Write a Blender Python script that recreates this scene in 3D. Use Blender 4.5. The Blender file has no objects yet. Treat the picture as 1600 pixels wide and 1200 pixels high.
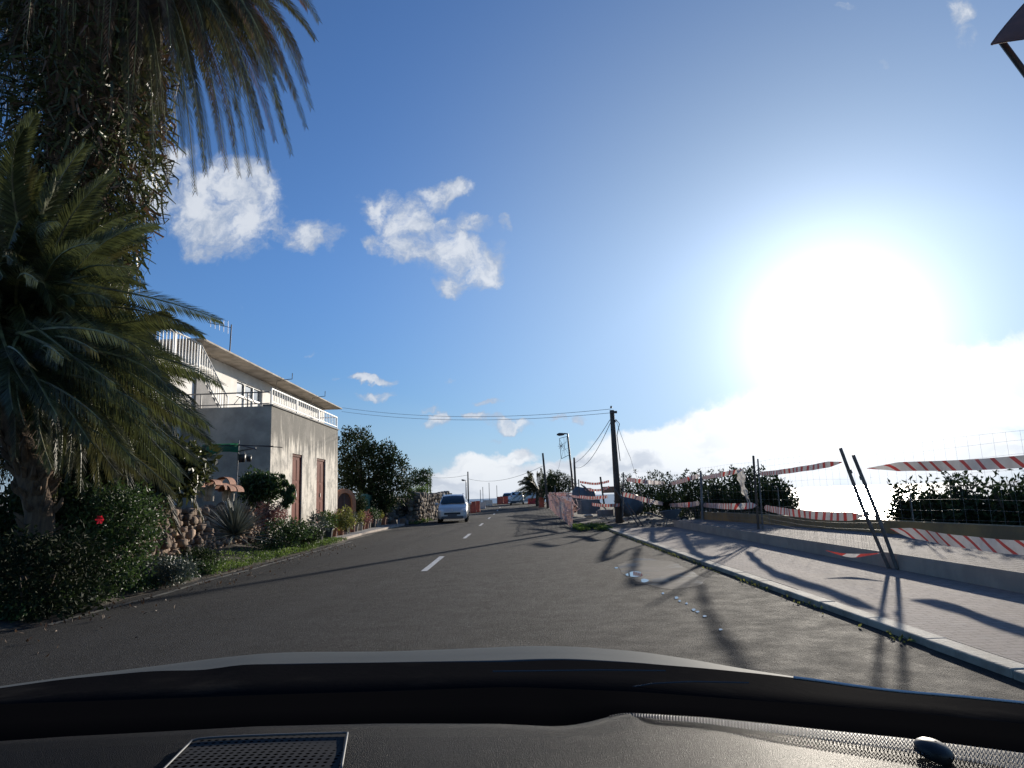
import bpy, bmesh, random
from math import *
from mathutils import Vector, Matrix, Euler, noise
random.seed(7)
SC = bpy.context.scene
# ------------------------------------------------------------------ camera
FPX = 1050.0; PITCH = radians(9.5); ROLL = radians(2.0); EYE = 1.35
Fv = Vector((0, cos(PITCH), sin(PITCH))); R0 = Vector((1, 0, 0)); U0 = Vector((0, -sin(PITCH), cos(PITCH)))
Rv = R0*cos(ROLL) - U0*sin(ROLL); Uv = R0*sin(ROLL) + U0*cos(ROLL); CAM = Vector((0, 0, EYE))
cd = bpy.data.cameras.new('camera'); cam = bpy.data.objects.new('camera', cd); SC.collection.objects.link(cam)
cam.matrix_world = Matrix(((Rv.x, Uv.x, -Fv.x, 0), (Rv.y, Uv.y, -Fv.y, 0), (Rv.z, Uv.z, -Fv.z, EYE), (0, 0, 0, 1)))
cd.sensor_width = 36; cd.lens = 36*FPX/1600; cd.clip_start = 0.05; cd.clip_end = 40000
SC.camera = cam
def ray(px, py): return Fv + Rv*((px-800)/FPX) - Uv*((py-600)/FPX)
def at(px, py, Y): d = ray(px, py); return CAM + d*(Y/d.y)
def atX(px, py, X): d = ray(px, py); return CAM + d*(X/d.x)
def gnd(px, py, z=0.0): d = ray(px, py); return CAM + d*((z-EYE)/d.z)
# ------------------------------------------------------------------ light
SUN_AZ = radians(26.5); SUN_EL = radians(11.5)
SUND = Vector((sin(SUN_AZ)*cos(SUN_EL), cos(SUN_AZ)*cos(SUN_EL), sin(SUN_EL)))
sd = bpy.data.lights.new('sun', 'SUN'); sun = bpy.data.objects.new('sun', sd); SC.collection.objects.link(sun)
sd.energy = 3.9; sd.angle = radians(0.9); sd.color = (1.0, 0.91, 0.78)
sun.rotation_euler = SUND.to_track_quat('Z', 'Y').to_euler(); sun.location = (0, 0, 30)
SC.view_settings.view_transform = 'Standard'; SC.view_settings.look = 'None'
SC.view_settings.exposure = 0.8; SC.view_settings.gamma = 1.0
SKY_STRENGTH = 0.10

class NT:
    def __init__(s, nt): s.nt = nt; s.n = nt.nodes; s.l = nt.links
    def new(s, t, **kw):
        n = s.n.new(t)
        for k, v in kw.items(): setattr(n, k, v)
        return n
    def put(s, sock, v):
        if isinstance(v, bpy.types.NodeSocket): s.l.new(v, sock)
        else: sock.default_value = v
    def math(s, op, a, b=0.0, c=0.0, clamp=False):
        n = s.new('ShaderNodeMath', operation=op, use_clamp=clamp)
        for i, v in enumerate((a, b, c)): s.put(n.inputs[i], v)
        return n.outputs[0]
    def vec(s, op, a, b=(0, 0, 0), scale=None):
        n = s.new('ShaderNodeVectorMath', operation=op); s.put(n.inputs[0], a); s.put(n.inputs[1], b)
        if scale is not None: s.put(n.inputs[3], scale)
        return n.outputs['Value'] if op in ('LENGTH', 'DOT_PRODUCT', 'DISTANCE') else n.outputs[0]
    def mix(s, f, a, b, mode='MIX'):
        n = s.new('ShaderNodeMix', data_type='RGBA', blend_type=mode, clamp_factor=True)
        s.put(n.inputs[0], f); s.put(n.inputs[6], a); s.put(n.inputs[7], b); return n.outputs[2]
    def noise(s, vec, scale, detail=4, rough=0.55, dist=0.0, out='Fac'):
        n = s.new('ShaderNodeTexNoise'); s.put(n.inputs['Vector'], vec); s.put(n.inputs['Scale'], scale)
        n.inputs['Detail'].default_value = detail; n.inputs['Roughness'].default_value = rough; n.inputs['Distortion'].default_value = dist
        return n.outputs[out]
    def ramp(s, v, a, b, c=0.0, d=1.0, smooth=True):
        n = s.new('ShaderNodeMapRange', interpolation_type='SMOOTHSTEP' if smooth else 'LINEAR'); n.clamp = True
        for i, x in enumerate((v, a, b, c, d)): s.put(n.inputs[i], x)
        return n.outputs[0]

# world: Nishita sky + sun aureole + clouds laid out by direction
W = bpy.data.worlds.new('World'); SC.world = W; W.use_nodes = True; W.node_tree.nodes.clear(); w = NT(W.node_tree)
sky = w.new('ShaderNodeTexSky', sky_type='NISHITA'); sky.sun_disc = False; sky.sun_elevation = SUN_EL; sky.sun_rotation = SUN_AZ
sky.altitude = 50; sky.air_density = 1.0; sky.dust_density = 0.1; sky.ozone_density = 3.0
tc = w.new('ShaderNodeTexCoord'); D = tc.outputs['Generated']
Dn = w.vec('NORMALIZE', D)
cosang = w.vec('DOT_PRODUCT', Dn, tuple(SUND))
ang = w.math('MULTIPLY', w.math('ARCCOSINE', w.math('MINIMUM', cosang, 1.0)), 57.2958)
sep = w.new('ShaderNodeSeparateXYZ'); w.put(sep.inputs[0], Dn)
ysafe = w.math('MAXIMUM', sep.outputs[1], 0.02)
u = w.math('DIVIDE', sep.outputs[0], ysafe); v = w.math('DIVIDE', sep.outputs[2], ysafe)
cmb = w.new('ShaderNodeCombineXYZ'); w.put(cmb.inputs[0], u); w.put(cmb.inputs[1], v); P = cmb.outputs[0]
def uv_px(px, py): d = ray(px, py); return (d.x/d.y, d.z/d.y)
warp = w.vec('SCALE', w.vec('SUBTRACT', w.noise(P, 9.0, 5, 0.6, out='Color'), (0.5, 0.5, 0.5)), scale=0.10)
P2 = w.vec('ADD', P, warp)
def blobs(lst):
    tot = None
    for (px, py, rx, ry, rot, st) in lst:
        c = uv_px(px, py)
        m = w.new('ShaderNodeMapping', vector_type='TEXTURE'); w.put(m.inputs[0], P2)
        m.inputs['Location'].default_value = (c[0], c[1], 0); m.inputs['Rotation'].default_value = (0, 0, radians(rot))
        m.inputs['Scale'].default_value = (rx/FPX, ry/FPX, 1)
        r = w.vec('LENGTH', m.outputs[0]); f = w.ramp(r, 1.45, 0.45, 0.0, st, smooth=True)
        tot = f if tot is None else w.math('MAXIMUM', tot, f)
    return tot
SB = CLOUDS = [
 (345, 320, 112, 76, -20, 1.0), (250, 280, 80, 70, 0, .9), (380, 300, 62, 48, -20, 1.0), (330, 370, 60, 34, 0, .8), (490, 368, 52, 30, 5, .95), (430, 360, 40, 22, 0, .6),
 (625, 330, 62, 38, -15, 1.0), (650, 352, 46, 26, -10, 1.0), (640, 392, 50, 20, -15, .9), (700, 345, 26, 14, 0, .7), (700, 375, 50, 26, -10, .9), (690, 302, 50, 26, 5, .95), (668, 375, 74, 40, -20, 1.0), (730, 400, 60, 42, -15, 1.05), (710, 438, 28, 26, 0, .9), (745, 352, 38, 17, -15, .8), (795, 356, 12, 13, 0, .8), (600, 378, 40, 14, -8, .6),
 (590, 600, 34, 8, -8, .8), (592, 626, 26, 8, 0, .8), (685, 662, 20, 11, 0, .95), (665, 650, 12, 5, 0, .7), (740, 658, 22, 8, -12, .95), (795, 668, 42, 9, -8, 1.0), (765, 632, 24, 8, 0, .7), (905, 660, 12, 9, 0, .85), (878, 658, 14, 4, 0, .7), (770, 690, 12, 6, 0, .7),
 (1500, 20, 30, 34, 0, .62), (1520, 60, 26, 30, 0, .6), (1325, 8, 20, 10, 0, .5), (1380, 100, 10, 10, 0, .5), (490, 548, 12, 6, 0, .4), (695, 596, 12, 5, 0, .4), (540, 596, 9, 4, 0, .4)]
BANK = [(930, 722, 90, 24, 4, 1.0), (1060, 705, 110, 34, 6, 1.0), (1150, 672, 90, 30, 0, 1.0), (1330, 660, 200, 60, 0, 1), (690, 745, 50, 12, 0, .9), (1000, 765, 400, 22, 0, 1.0), (760, 738, 60, 26, 0, 1.0), (860, 752, 160, 30, 3, 1.0), (700, 756, 60, 14, 0, .9), (1010, 700, 90, 30, 8, 1.0), (1100, 690, 120, 42, 5, 1.0), (980, 740, 180, 34, 2, 1.0), (1230, 690, 170, 60, 0, 1.0), (1560, 600, 140, 70, 0, 1.0), (1420, 700, 200, 80, 0, 1.0), (800, 712, 40, 12, 0, .8)]
fine = w.noise(P2, 20.0, 8, 0.63)
bcl = blobs(CLOUDS)
fcl = w.math('ADD', bcl, w.math('MULTIPLY', w.math('SUBTRACT', fine, 0.52), w.math('MULTIPLY', w.math('MINIMUM', w.math('MULTIPLY', bcl, 4.0), 1.0), 2.4)))
den1 = w.ramp(fcl, 0.15, 1.05)
fbk = w.math('ADD', blobs(BANK), w.math('MULTIPLY', w.math('SUBTRACT', fine, 0.5), 0.9))
den2 = w.ramp(fbk, 0.15, 0.75)
# grey undersides: a stretched second noise
mp = w.new('ShaderNodeMapping'); w.put(mp.inputs[0], P2); mp.inputs['Scale'].default_value = (6, 20, 1)
under = w.math('MULTIPLY', w.ramp(w.noise(mp.outputs[0], 1.0, 4, 0.55), 0.44, 0.62), w.ramp(ang, 8.0, 20.0))
skyc = w.vec('MULTIPLY', w.vec('SCALE', sky.outputs[0], scale=w.ramp(v, -0.02, 0.40, 0.70, 1.0)), (0.49, 0.635, 0.85))
sb = w.vec('DOT_PRODUCT', skyc, (0.2, 0.4, 0.4))
skyc = w.mix(w.math('MAXIMUM', w.ramp(ang, 45.0, 6.0, 0.0, 0.85), w.ramp(v, 0.22, 0.0, 0.0, 0.7)), skyc, w.vec('SCALE', (0.71, 1.03, 1.46), scale=w.math('MINIMUM', sb, 3.3)))
aur = w.math('ADD', w.math('MULTIPLY', w.math('EXPONENT', w.math('MULTIPLY', ang, -1/3.4)), 18.0), w.math('MULTIPLY', w.math('EXPONENT', w.math('MULTIPLY', ang, -1/13.0)), 1.9))
glow = w.vec('SCALE', (0.96, 0.98, 1.02), scale=aur)
base = w.vec('ADD', skyc, glow)
lit1 = w.vec('ADD', w.vec('SCALE', w.mix(w.ramp(w.math('ADD', fcl, w.math('MULTIPLY', w.math('SUBTRACT', w.noise(P2, 14.0, 5, 0.6), .5), 2.2)), 0.45, 1.35), (2.3, 2.7, 3.4, 1), (4.3, 4.5, 4.8, 1)), scale=1.0), glow)
c1 = w.mix(w.math('MULTIPLY', den1, 0.88), base, lit1)
lit2 = w.vec('ADD', w.mix(under, (5.3, 5.35, 5.45, 1), (2.9, 3.1, 3.6, 1)), glow)
c2 = w.mix(w.math('MULTIPLY', den2, 0.85), c1, lit2)
# haze towards the horizon
hz = w.ramp(v, 0.07, -0.01)
c3 = w.mix(w.math('MULTIPLY', hz, 0.55), c2, w.vec('ADD', (3.6, 4.0, 4.6), glow))
bg = w.new('ShaderNodeBackground'); w.put(bg.inputs[0], c3); bg.inputs[1].default_value = 0.10
wo = w.new('ShaderNodeOutputWorld'); w.l.new(bg.outputs[0], wo.inputs[0])
W.cycles.sampling_method = 'MANUAL'; W.cycles.sample_map_resolution = 1024

# ------------------------------------------------------------------ materials
def mat(name, col, rough=0.8, col2=None, scale=3.0, bump=0.0, bscale=None, metal=0.0, spec=0.5, detail=6, lo=0.35, hi=0.65, trans=0.0, coat=0.0, stretch=None, ior=None, hook=None):
    m = bpy.data.materials.new(name); m.use_nodes = True; t = NT(m.node_tree); b = t.n['Principled BSDF']
    b.inputs['Roughness'].default_value = rough; b.inputs['Metallic'].default_value = metal; b.inputs['Specular IOR Level'].default_value = spec
    b.inputs['Coat Weight'].default_value = coat
    if ior: b.inputs['IOR'].default_value = ior
    tcn = t.new('ShaderNodeTexCoord'); V = tcn.outputs['Object']
    if stretch:
        mm = t.new('ShaderNodeMapping'); t.put(mm.inputs[0], V); mm.inputs['Scale'].default_value = stretch; V = mm.outputs[0]
    c = (*col, 1)
    if col2 is not None:
        c = t.mix(t.ramp(t.noise(V, scale, detail, 0.6), lo, hi), (*col, 1), (*col2, 1))
    if hook: c = hook(t, V, c, b)
    t.put(b.inputs['Base Color'], c)
    if bump:
        bn = t.new('ShaderNodeBump'); bn.inputs['Strength'].default_value = bump; bn.inputs['Distance'].default_value = 0.02
        t.put(bn.inputs['Height'], t.noise(V, bscale or scale*4, 6, 0.65)); t.put(b.inputs['Normal'], bn.outputs[0])
    if trans:
        tr = t.new('ShaderNodeBsdfTranslucent'); t.put(tr.inputs[0], c)
        ms = t.new('ShaderNodeMixShader'); ms.inputs[0].default_value = trans
        t.l.new(b.outputs[0], ms.inputs[1]); t.l.new(tr.outputs[0], ms.inputs[2]); t.l.new(ms.outputs[0], t.n['Material Output'].inputs[0])
    return m
def leafmat(name, c1, c2, rough=0.45, trans=0.35, scale=2.0, spec=0.5):
    def hk(t, V, c, b):
        g = t.new('ShaderNodeNewGeometry')
        r = t.ramp(g.outputs['Random Per Island'], 0.0, 1.0, 0.55, 1.5, smooth=False)
        return t.vec('SCALE', c, scale=r)
    return mat(name, c1, rough, c2, scale, trans=trans, hook=hk, spec=spec)
M = {}
def asphalt_hook(t, V, c, b):
    big = t.noise(V, 0.35, 5, 0.6); mid = t.noise(V, 3.0, 6, 0.7)
    c = t.mix(t.ramp(big, 0.35, 0.7), (0.021, 0.0207, 0.0204, 1), (0.031, 0.0304, 0.0298, 1))
    c = t.mix(t.math('MULTIPLY', t.ramp(mid, 0.45, 0.75), 0.5), c, (0.016, 0.0157, 0.0155, 1))
    vo = t.new('ShaderNodeTexVoronoi'); t.put(vo.inputs['Vector'], V); vo.inputs['Scale'].default_value = 95
    sp = t.ramp(t.vec('DOT_PRODUCT', vo.outputs['Color'], (0.4, 0.3, 0.3)), 0.62, 0.8)
    c = t.mix(t.math('MULTIPLY', sp, 0.7), c, (0.095, 0.093, 0.09, 1))
    dk = t.ramp(t.vec('DOT_PRODUCT', vo.outputs['Color'], (0.2, 0.3, 0.5)), 0.40, 0.25)
    c = t.mix(t.math('MULTIPLY', dk, 0.6), c, (0.018, 0.018, 0.018, 1))
    # worn, browner dust along the right-hand kerb
    s = t.new('ShaderNodeSeparateXYZ'); t.put(s.inputs[0], V)
    edge = t.ramp(t.math('ADD', s.outputs[0], t.math('MULTIPLY', big, 1.2)), 2.4, 3.8)
    c = t.mix(t.math('MULTIPLY', edge, 0.35), c, (0.062, 0.057, 0.05, 1))
    # tar patches and polished wheel tracks
    pt = t.new('ShaderNodeTexVoronoi'); t.put(pt.inputs['Vector'], t.vec('ADD', V, t.vec('SCALE', t.noise(V, .9, 3, out='Color'), scale=.9))); pt.inputs['Scale'].default_value = 0.16
    c = t.mix(t.math('MULTIPLY', t.ramp(t.vec('DOT_PRODUCT', pt.outputs['Color'], (.5, .5, 0)), .66, .68), .35), c, (0.014, 0.0138, 0.0135, 1))
    for xc in (-.75, .85, -4.6, -3.0):
        tr_ = t.ramp(t.math('ABSOLUTE', t.math('SUBTRACT', s.outputs[0], t.math('ADD', t.math('MULTIPLY', big, .5), xc-.25))), .38, .05, 0, .22); c = t.mix(tr_, c, (0.048, 0.047, 0.046, 1))
    # hairline cracks
    wv = t.vec('ADD', V, t.vec('SCALE', t.noise(V, 1.2, 4, out='Color'), scale=1.3))
    v2 = t.new('ShaderNodeTexVoronoi', feature='DISTANCE_TO_EDGE'); t.put(v2.inputs['Vector'], wv); v2.inputs['Scale'].default_value = 0.22
    cr = t.math('MULTIPLY', t.ramp(v2.outputs['Distance'], 0.006, 0.0), 0.4)
    c = t.mix(cr, c, (0.012, 0.012, 0.012, 1))
    h = t.math('ADD', t.math('MULTIPLY', vo.outputs['Distance'], 0.8), t.noise(V, 160, 3, 0.7))
    bn = t.new('ShaderNodeBump'); bn.inputs['Strength'].default_value = 0.9; bn.inputs['Distance'].default_value = 0.012
    t.put(bn.inputs['Height'], h); t.put(b.inputs['Normal'], bn.outputs[0])
    t.put(b.inputs['Roughness'], t.ramp(mid, 0.3, 0.7, 0.8, 0.95))
    return c
M['asphalt'] = mat('asphalt', (0.05,)*3, 0.8, None, hook=asphalt_hook, spec=0.15)
def brick_hook(c1, c2, mortar, sw, sh, msize=0.012, rot=0):
    def hk(t, V, c, b):
        m = t.new('ShaderNodeMapping'); t.put(m.inputs[0], V); m.inputs['Rotation'].default_value = (0, 0, rot)
        br = t.new('ShaderNodeTexBrick'); t.put(br.inputs['Vector'], m.outputs[0]); br.inputs['Scale'].default_value = 1
        br.inputs['Brick Width'].default_value = sw; br.inputs['Row Height'].default_value = sh; br.inputs['Mortar Size'].default_value = msize
        br.inputs['Mortar Smooth'].default_value = 0.4
        br.inputs['Color1'].default_value = (*c1, 1); br.inputs['Color2'].default_value = (*c2, 1); br.inputs['Mortar'].default_value = (*mortar, 1)
        c = t.mix(t.math('MULTIPLY', t.ramp(t.noise(V, 0.8, 6, 0.65), 0.4, 0.7), 0.45), br.outputs['Color'], (mortar[0]*1.3, mortar[1]*1.25, mortar[2]*1.2, 1))
        c = t.mix(t.math('MULTIPLY', t.ramp(t.noise(V, 60, 3, 0.7), 0.62, 0.75), 0.6), c, (c1[0]*.5, c1[1]*.5, c1[2]*.5, 1))
        bn = t.new('ShaderNodeBump'); bn.inputs['Strength'].default_value = 0.7; bn.inputs['Distance'].default_value = 0.01
        t.put(bn.inputs['Height'], t.math('ADD', t.math('MULTIPLY', br.outputs['Fac'], -1.0), t.math('MULTIPLY', t.noise(V, 90, 4, 0.7), 0.7))); t.put(b.inputs['Normal'], bn.outputs[0])
        return c
    return hk
M['paver'] = mat('paver', (.3,)*3, 0.9, spec=.2, hook=brick_hook((0.30, 0.255, 0.23), (0.25, 0.21, 0.19), (0.135, 0.112, 0.10), 0.20, 0.10, 0.006, 0))
M['paver2'] = mat('paver2', (.3,)*3, 0.9, ior=1.2, hook=brick_hook((0.27, 0.24, 0.22), (0.225, 0.20, 0.185), (0.08, 0.068, 0.06), 0.26, 0.22, 0.014, 0.0))
M['riser'] = mat('riser', (0.46, 0.38, 0.31), 0.95, (0.36, 0.30, 0.25), 2.0, .4, 30)
M['kerb'] = mat('kerb', (0.42, 0.39, 0.32), 0.85, (0.24, 0.22, 0.18), 2.5, 0.5, 30)
M['paint'] = mat('paint', (0.55, 0.55, 0.53), 0.7, (0.10, 0.10, 0.10), 14, 0.3, 60, lo=0.5, hi=0.68)
M['edgepaint'] = mat('edgepaint', (0.16, 0.15, 0.12), 0.8, (0.05, 0.049, 0.047), 3, lo=.45, hi=.55)
M['soil'] = mat('soil', (0.10, 0.078, 0.055), 0.95, (0.055, 0.045, 0.034), 1.2, 0.9, 14)
M['field'] = mat('field', (0.10, 0.085, 0.06), 0.95, (0.05, 0.06, 0.03), 0.05, 0.5, 1)
M['water'] = mat('water', (0.05, 0.09, 0.14), 0.35, (0.06, 0.10, 0.15), 0.01, 0.15, 0.05)
def conc_hook(t, V, c, b):
    s = t.new('ShaderNodeSeparateXYZ'); t.put(s.inputs[0], V)
    m = t.new('ShaderNodeMapping'); t.put(m.inputs[0], V); m.inputs['Scale'].default_value = (2.2, 2.2, 0.35)
    st = t.noise(m.outputs[0], 1.6, 7, 0.7)
    hgt = t.ramp(s.outputs[2], 2.7, 4.5)
    stain = t.ramp(t.math('ADD', st, t.math('MULTIPLY', hgt, 0.26)), 0.50, 0.68)
    c = t.mix(t.ramp(t.noise(V, 0.9, 6, 0.65), 0.35, 0.7), (0.80, 0.73, 0.62, 1), (0.62, 0.565, 0.48, 1))
    c = t.mix(t.math('MULTIPLY', stain, 0.95), c, (0.13, 0.122, 0.105, 1))
    c = t.mix(t.math('MULTIPLY', t.ramp(t.noise(V, 1.9, 8, 0.75), 0.47, 0.62), 0.7), c, (0.25, 0.23, 0.20, 1))
    c = t.mix(t.math('MULTIPLY', t.ramp(s.outputs[2], 1.4, .3), 0.35), c, (0.36, 0.31, 0.24, 1))
    c = t.mix(t.math('MULTIPLY', t.ramp(t.noise(V, 7, 6, 0.75), 0.56, 0.68), 0.5), c, (0.18, 0.17, 0.15, 1))
    return c
M['render'] = mat('render', (.4,)*3, 0.92, None, bump=0.5, bscale=18, hook=conc_hook)
M['sidewall'] = mat('sidewall', (0.50, 0.46, 0.40), 0.92, (0.30, 0.275, 0.24), 0.9, 0.5, 16, hook=None)
M['white'] = mat('white', (0.80, 0.77, 0.72), 0.8, (0.68, 0.65, 0.60), 1.2, 0.2, 20)
M['railwhite'] = mat('railwhite', (0.66, 0.65, 0.62), 0.6, (0.5, 0.46, 0.40), 5, lo=.55, hi=.75)
M['railgrey'] = mat('railgrey', (0.25, 0.24, 0.23), 0.6, (0.16, 0.14, 0.13), 6)
M['eave'] = mat('eave', (0.52, 0.45, 0.37), 0.9, (0.33, 0.28, 0.22), 1.6, 0.4, 14)
M['door'] = mat('door', (0.20, 0.068, 0.05), 0.6, (0.13, 0.045, 0.035), 3, 0.3, 30, stretch=(1, 1, .3), ior=1.08)
M['doorframe'] = mat('doorframe', (0.14, 0.05, 0.04), 0.6, (0.09, 0.04, 0.03), 4, ior=1.08)
M['glass'] = mat('glass', (0.10, 0.13, 0.16), 0.08, spec=0.8)
M['darkmetal'] = mat('darkmetal', (0.05, 0.05, 0.055), 0.5, (0.09, 0.07, 0.06), 8, metal=.4)
M['galv'] = mat('galv', (0.22, 0.22, 0.22), 0.5, (0.14, 0.13, 0.13), 9, metal=.5)
M['wood'] = mat('wood', (0.13, 0.10, 0.075), 0.9, (0.07, 0.055, 0.045), 5, 0.6, 30, stretch=(4, 4, .4))
M['stake'] = mat('stake', (0.16, 0.15, 0.14), 0.7, (0.10, 0.085, 0.075), 7, 0.3, 40)
M['wire'] = mat('wire', (0.03, 0.03, 0.03), 0.7)
M['meshwire'] = mat('meshwire', (0.25, 0.24, 0.23), 0.6, metal=.3)
M['tapered'] = mat('tapered', (0.45, 0.06, 0.05), 0.5, (0.36, 0.05, 0.04), 5, trans=0.3)
M['tapewhite'] = mat('tapewhite', (0.58, 0.54, 0.50), 0.5, (0.48, 0.44, 0.41), 5, trans=0.3)
M['net'] = mat('net', (0.85, 0.62, 0.52), 0.6, (0.85, 0.70, 0.62), 3, trans=.3)
M['terracotta'] = mat('terracotta', (0.36, 0.15, 0.085), 0.85, (0.22, 0.10, 0.06), 9, 0.3, 40)
M['oldpot'] = mat('oldpot', (0.42, 0.37, 0.29), 0.8, (0.25, 0.21, 0.16), 9, 0.3, 40)
M['blackpot'] = mat('blackpot', (0.02, 0.02, 0.022), 0.5, (0.04, 0.04, 0.04), 9)
M['brickred'] = mat('brickred', (0.45, 0.19, 0.10), 0.85, hook=brick_hook((0.50, 0.21, 0.11), (0.42, 0.17, 0.09), (0.36, 0.27, 0.2), 0.12, 0.06, 0.006))
M['gatewood'] = mat('gatewood', (0.10, 0.045, 0.03), 0.6, (0.07, 0.035, 0.025), 5)
M['greensheet'] = mat('greensheet', (0.09, 0.20, 0.13), 0.7, (0.14, 0.24, 0.17), 2, 0.2, 10)
M['greencloth'] = mat('greencloth', (0.02, 0.20, 0.07), 0.7, (0.015, 0.12, 0.045), 3, trans=0.3)
M['stone'] = mat('stone', (0.24, 0.17, 0.12), 0.95, (0.12, 0.085, 0.065), 3.5, 0.9, 20, hook=lambda t, V, c, b: t.vec('SCALE', c, scale=t.ramp(t.new('ShaderNodeNewGeometry').outputs['Random Per Island'], 0, 1, 0.5, 2.0, smooth=False)))
M['stonelight'] = mat('stonelight', (0.22, 0.18, 0.14), 0.95, (0.11, 0.09, 0.075), 3.5, 0.9, 20, hook=lambda t, V, c, b: t.vec('SCALE', c, scale=t.ramp(t.new('ShaderNodeNewGeometry').outputs['Random Per Island'], 0, 1, 0.5, 1.9, smooth=False)))
M['concrete'] = mat('concrete', (0.26, 0.25, 0.24), 0.9, (0.16, 0.155, 0.15), 1.5, 0.5, 16)
M['ochre'] = mat('ochre', (0.42, 0.27, 0.11), 0.9, (0.24, 0.17, 0.09), 1.1, 0.4, 20)
M['bluegrey'] = mat('bluegrey', (0.13, 0.16, 0.18), 0.6, (0.09, 0.10, 0.11), 2)
M['rag'] = mat('rag', (0.62, 0.60, 0.56), 0.8, (0.45, 0.43, 0.40), 6, trans=.3)
M['bark'] = mat('bark', (0.11, 0.08, 0.055), 0.95, (0.05, 0.038, 0.03), 4, 1.0, 18)
M['fibre'] = mat('fibre', (0.15, 0.095, 0.055), 0.95, (0.07, 0.045, 0.03), 6, 0.9, 24, stretch=(3, 3, .5))
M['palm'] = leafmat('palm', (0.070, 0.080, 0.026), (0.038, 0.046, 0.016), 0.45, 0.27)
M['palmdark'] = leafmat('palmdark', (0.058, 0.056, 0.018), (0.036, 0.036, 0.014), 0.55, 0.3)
M['palmdead'] = leafmat('palmdead', (0.11, 0.065, 0.038), (0.065, 0.04, 0.024), 0.7, 0.2)
M['rachis'] = mat('rachis', (0.19, 0.19, 0.07), 0.5, (0.07, 0.06, 0.03), 4)
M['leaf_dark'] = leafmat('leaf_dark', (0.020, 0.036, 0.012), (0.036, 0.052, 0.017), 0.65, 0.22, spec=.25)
M['leaf_shade'] = leafmat('leaf_shade', (0.012, 0.020, 0.008), (0.022, 0.030, 0.011), 0.7, 0.15, spec=.15)  # darker copy of leaf_dark, the shade under the palms put into its colour
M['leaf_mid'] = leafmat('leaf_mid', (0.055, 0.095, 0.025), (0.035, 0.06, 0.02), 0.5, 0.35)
M['leaf_bright'] = leafmat('leaf_bright', (0.13, 0.19, 0.035), (0.07, 0.12, 0.03), 0.55, 0.4)
M['leaf_yellow'] = leafmat('leaf_yellow', (0.24, 0.24, 0.05), (0.14, 0.15, 0.04), 0.5, 0.35)
M['leaf_grey'] = leafmat('leaf_grey', (0.09, 0.11, 0.085), (0.05, 0.065, 0.05), 0.5, 0.15)
M['leaf_agave'] = leafmat('leaf_agave', (0.17, 0.18, 0.15), (0.11, 0.12, 0.10), 0.5, 0.1)
M['leaf_pink'] = leafmat('leaf_pink', (0.30, 0.13, 0.12), (0.16, 0.09, 0.07), 0.6, 0.3)
M['flower'] = mat('flower', (0.55, 0.02, 0.03), 0.5, trans=.3)
M['canvas'] = mat('canvas', (0.20, 0.10, 0.085), 0.9, (0.16, 0.085, 0.075), 4, trans=.15)
M['silver'] = mat('silver', (0.62, 0.62, 0.62), 0.35, metal=.2, coat=0.5)
M['carwhite'] = mat('carwhite', (0.70, 0.70, 0.68), 0.3, coat=.6)
M['carglass'] = mat('carglass', (0.012, 0.02, 0.022), 0.06, spec=0.8)
M['black'] = mat('black', (0.012, 0.012, 0.013), 0.5, (0.02, 0.02, 0.02), 30)
M['tyre'] = mat('tyre', (0.02, 0.02, 0.02), 0.85)
M['bumper'] = mat('bumper', (0.10, 0.105, 0.11), 0.6)
M['lampglass'] = mat('lampglass', (0.75, 0.76, 0.78), 0.12, spec=.9, coat=1)
M['tail'] = mat('tail', (0.45, 0.02, 0.02), 0.2, coat=1)
M['orange'] = mat('orange', (0.62, 0.11, 0.045), 0.55, (0.5, 0.08, 0.035), 3)
M['frit'] = mat('frit', (0.004, 0.004, 0.0045), 0.9, ior=1.001)
M['cowl'] = mat('cowl', (0.008, 0.008, 0.009), 0.6, (0.02, 0.019, 0.018), 5, 0.1, 60, lo=.5, hi=.75, ior=1.004)
M['hood'] = mat('hood', (0.085, 0.094, 0.097), 0.65, (0.072, 0.08, 0.084), 1.2, ior=1.06)
M['bright'] = mat('bright', (0.85, 0.82, 0.78), 0.9, ior=1.01)
def dash_hook(t, V, c, b):
    n = t.noise(V, 900, 2, 0.5); vo = t.new('ShaderNodeTexVoronoi'); t.put(vo.inputs['Vector'], V); vo.inputs['Scale'].default_value = 1500
    bn = t.new('ShaderNodeBump'); bn.inputs['Strength'].default_value = 1.0; bn.inputs['Distance'].default_value = 0.0011
    t.put(bn.inputs['Height'], vo.outputs['Distance']); t.put(b.inputs['Normal'], bn.outputs[0])
    return t.mix(t.ramp(n, 0.4, 0.6), (0.008, 0.008, 0.009, 1), (0.022, 0.022, 0.024, 1))
M['dash'] = mat('dash', (.03,)*3, 0.40, None, hook=dash_hook, ior=1.075)
M['ventlat'] = mat('ventlat', (0.16, 0.16, 0.165), 0.5, ior=1.2)

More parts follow.
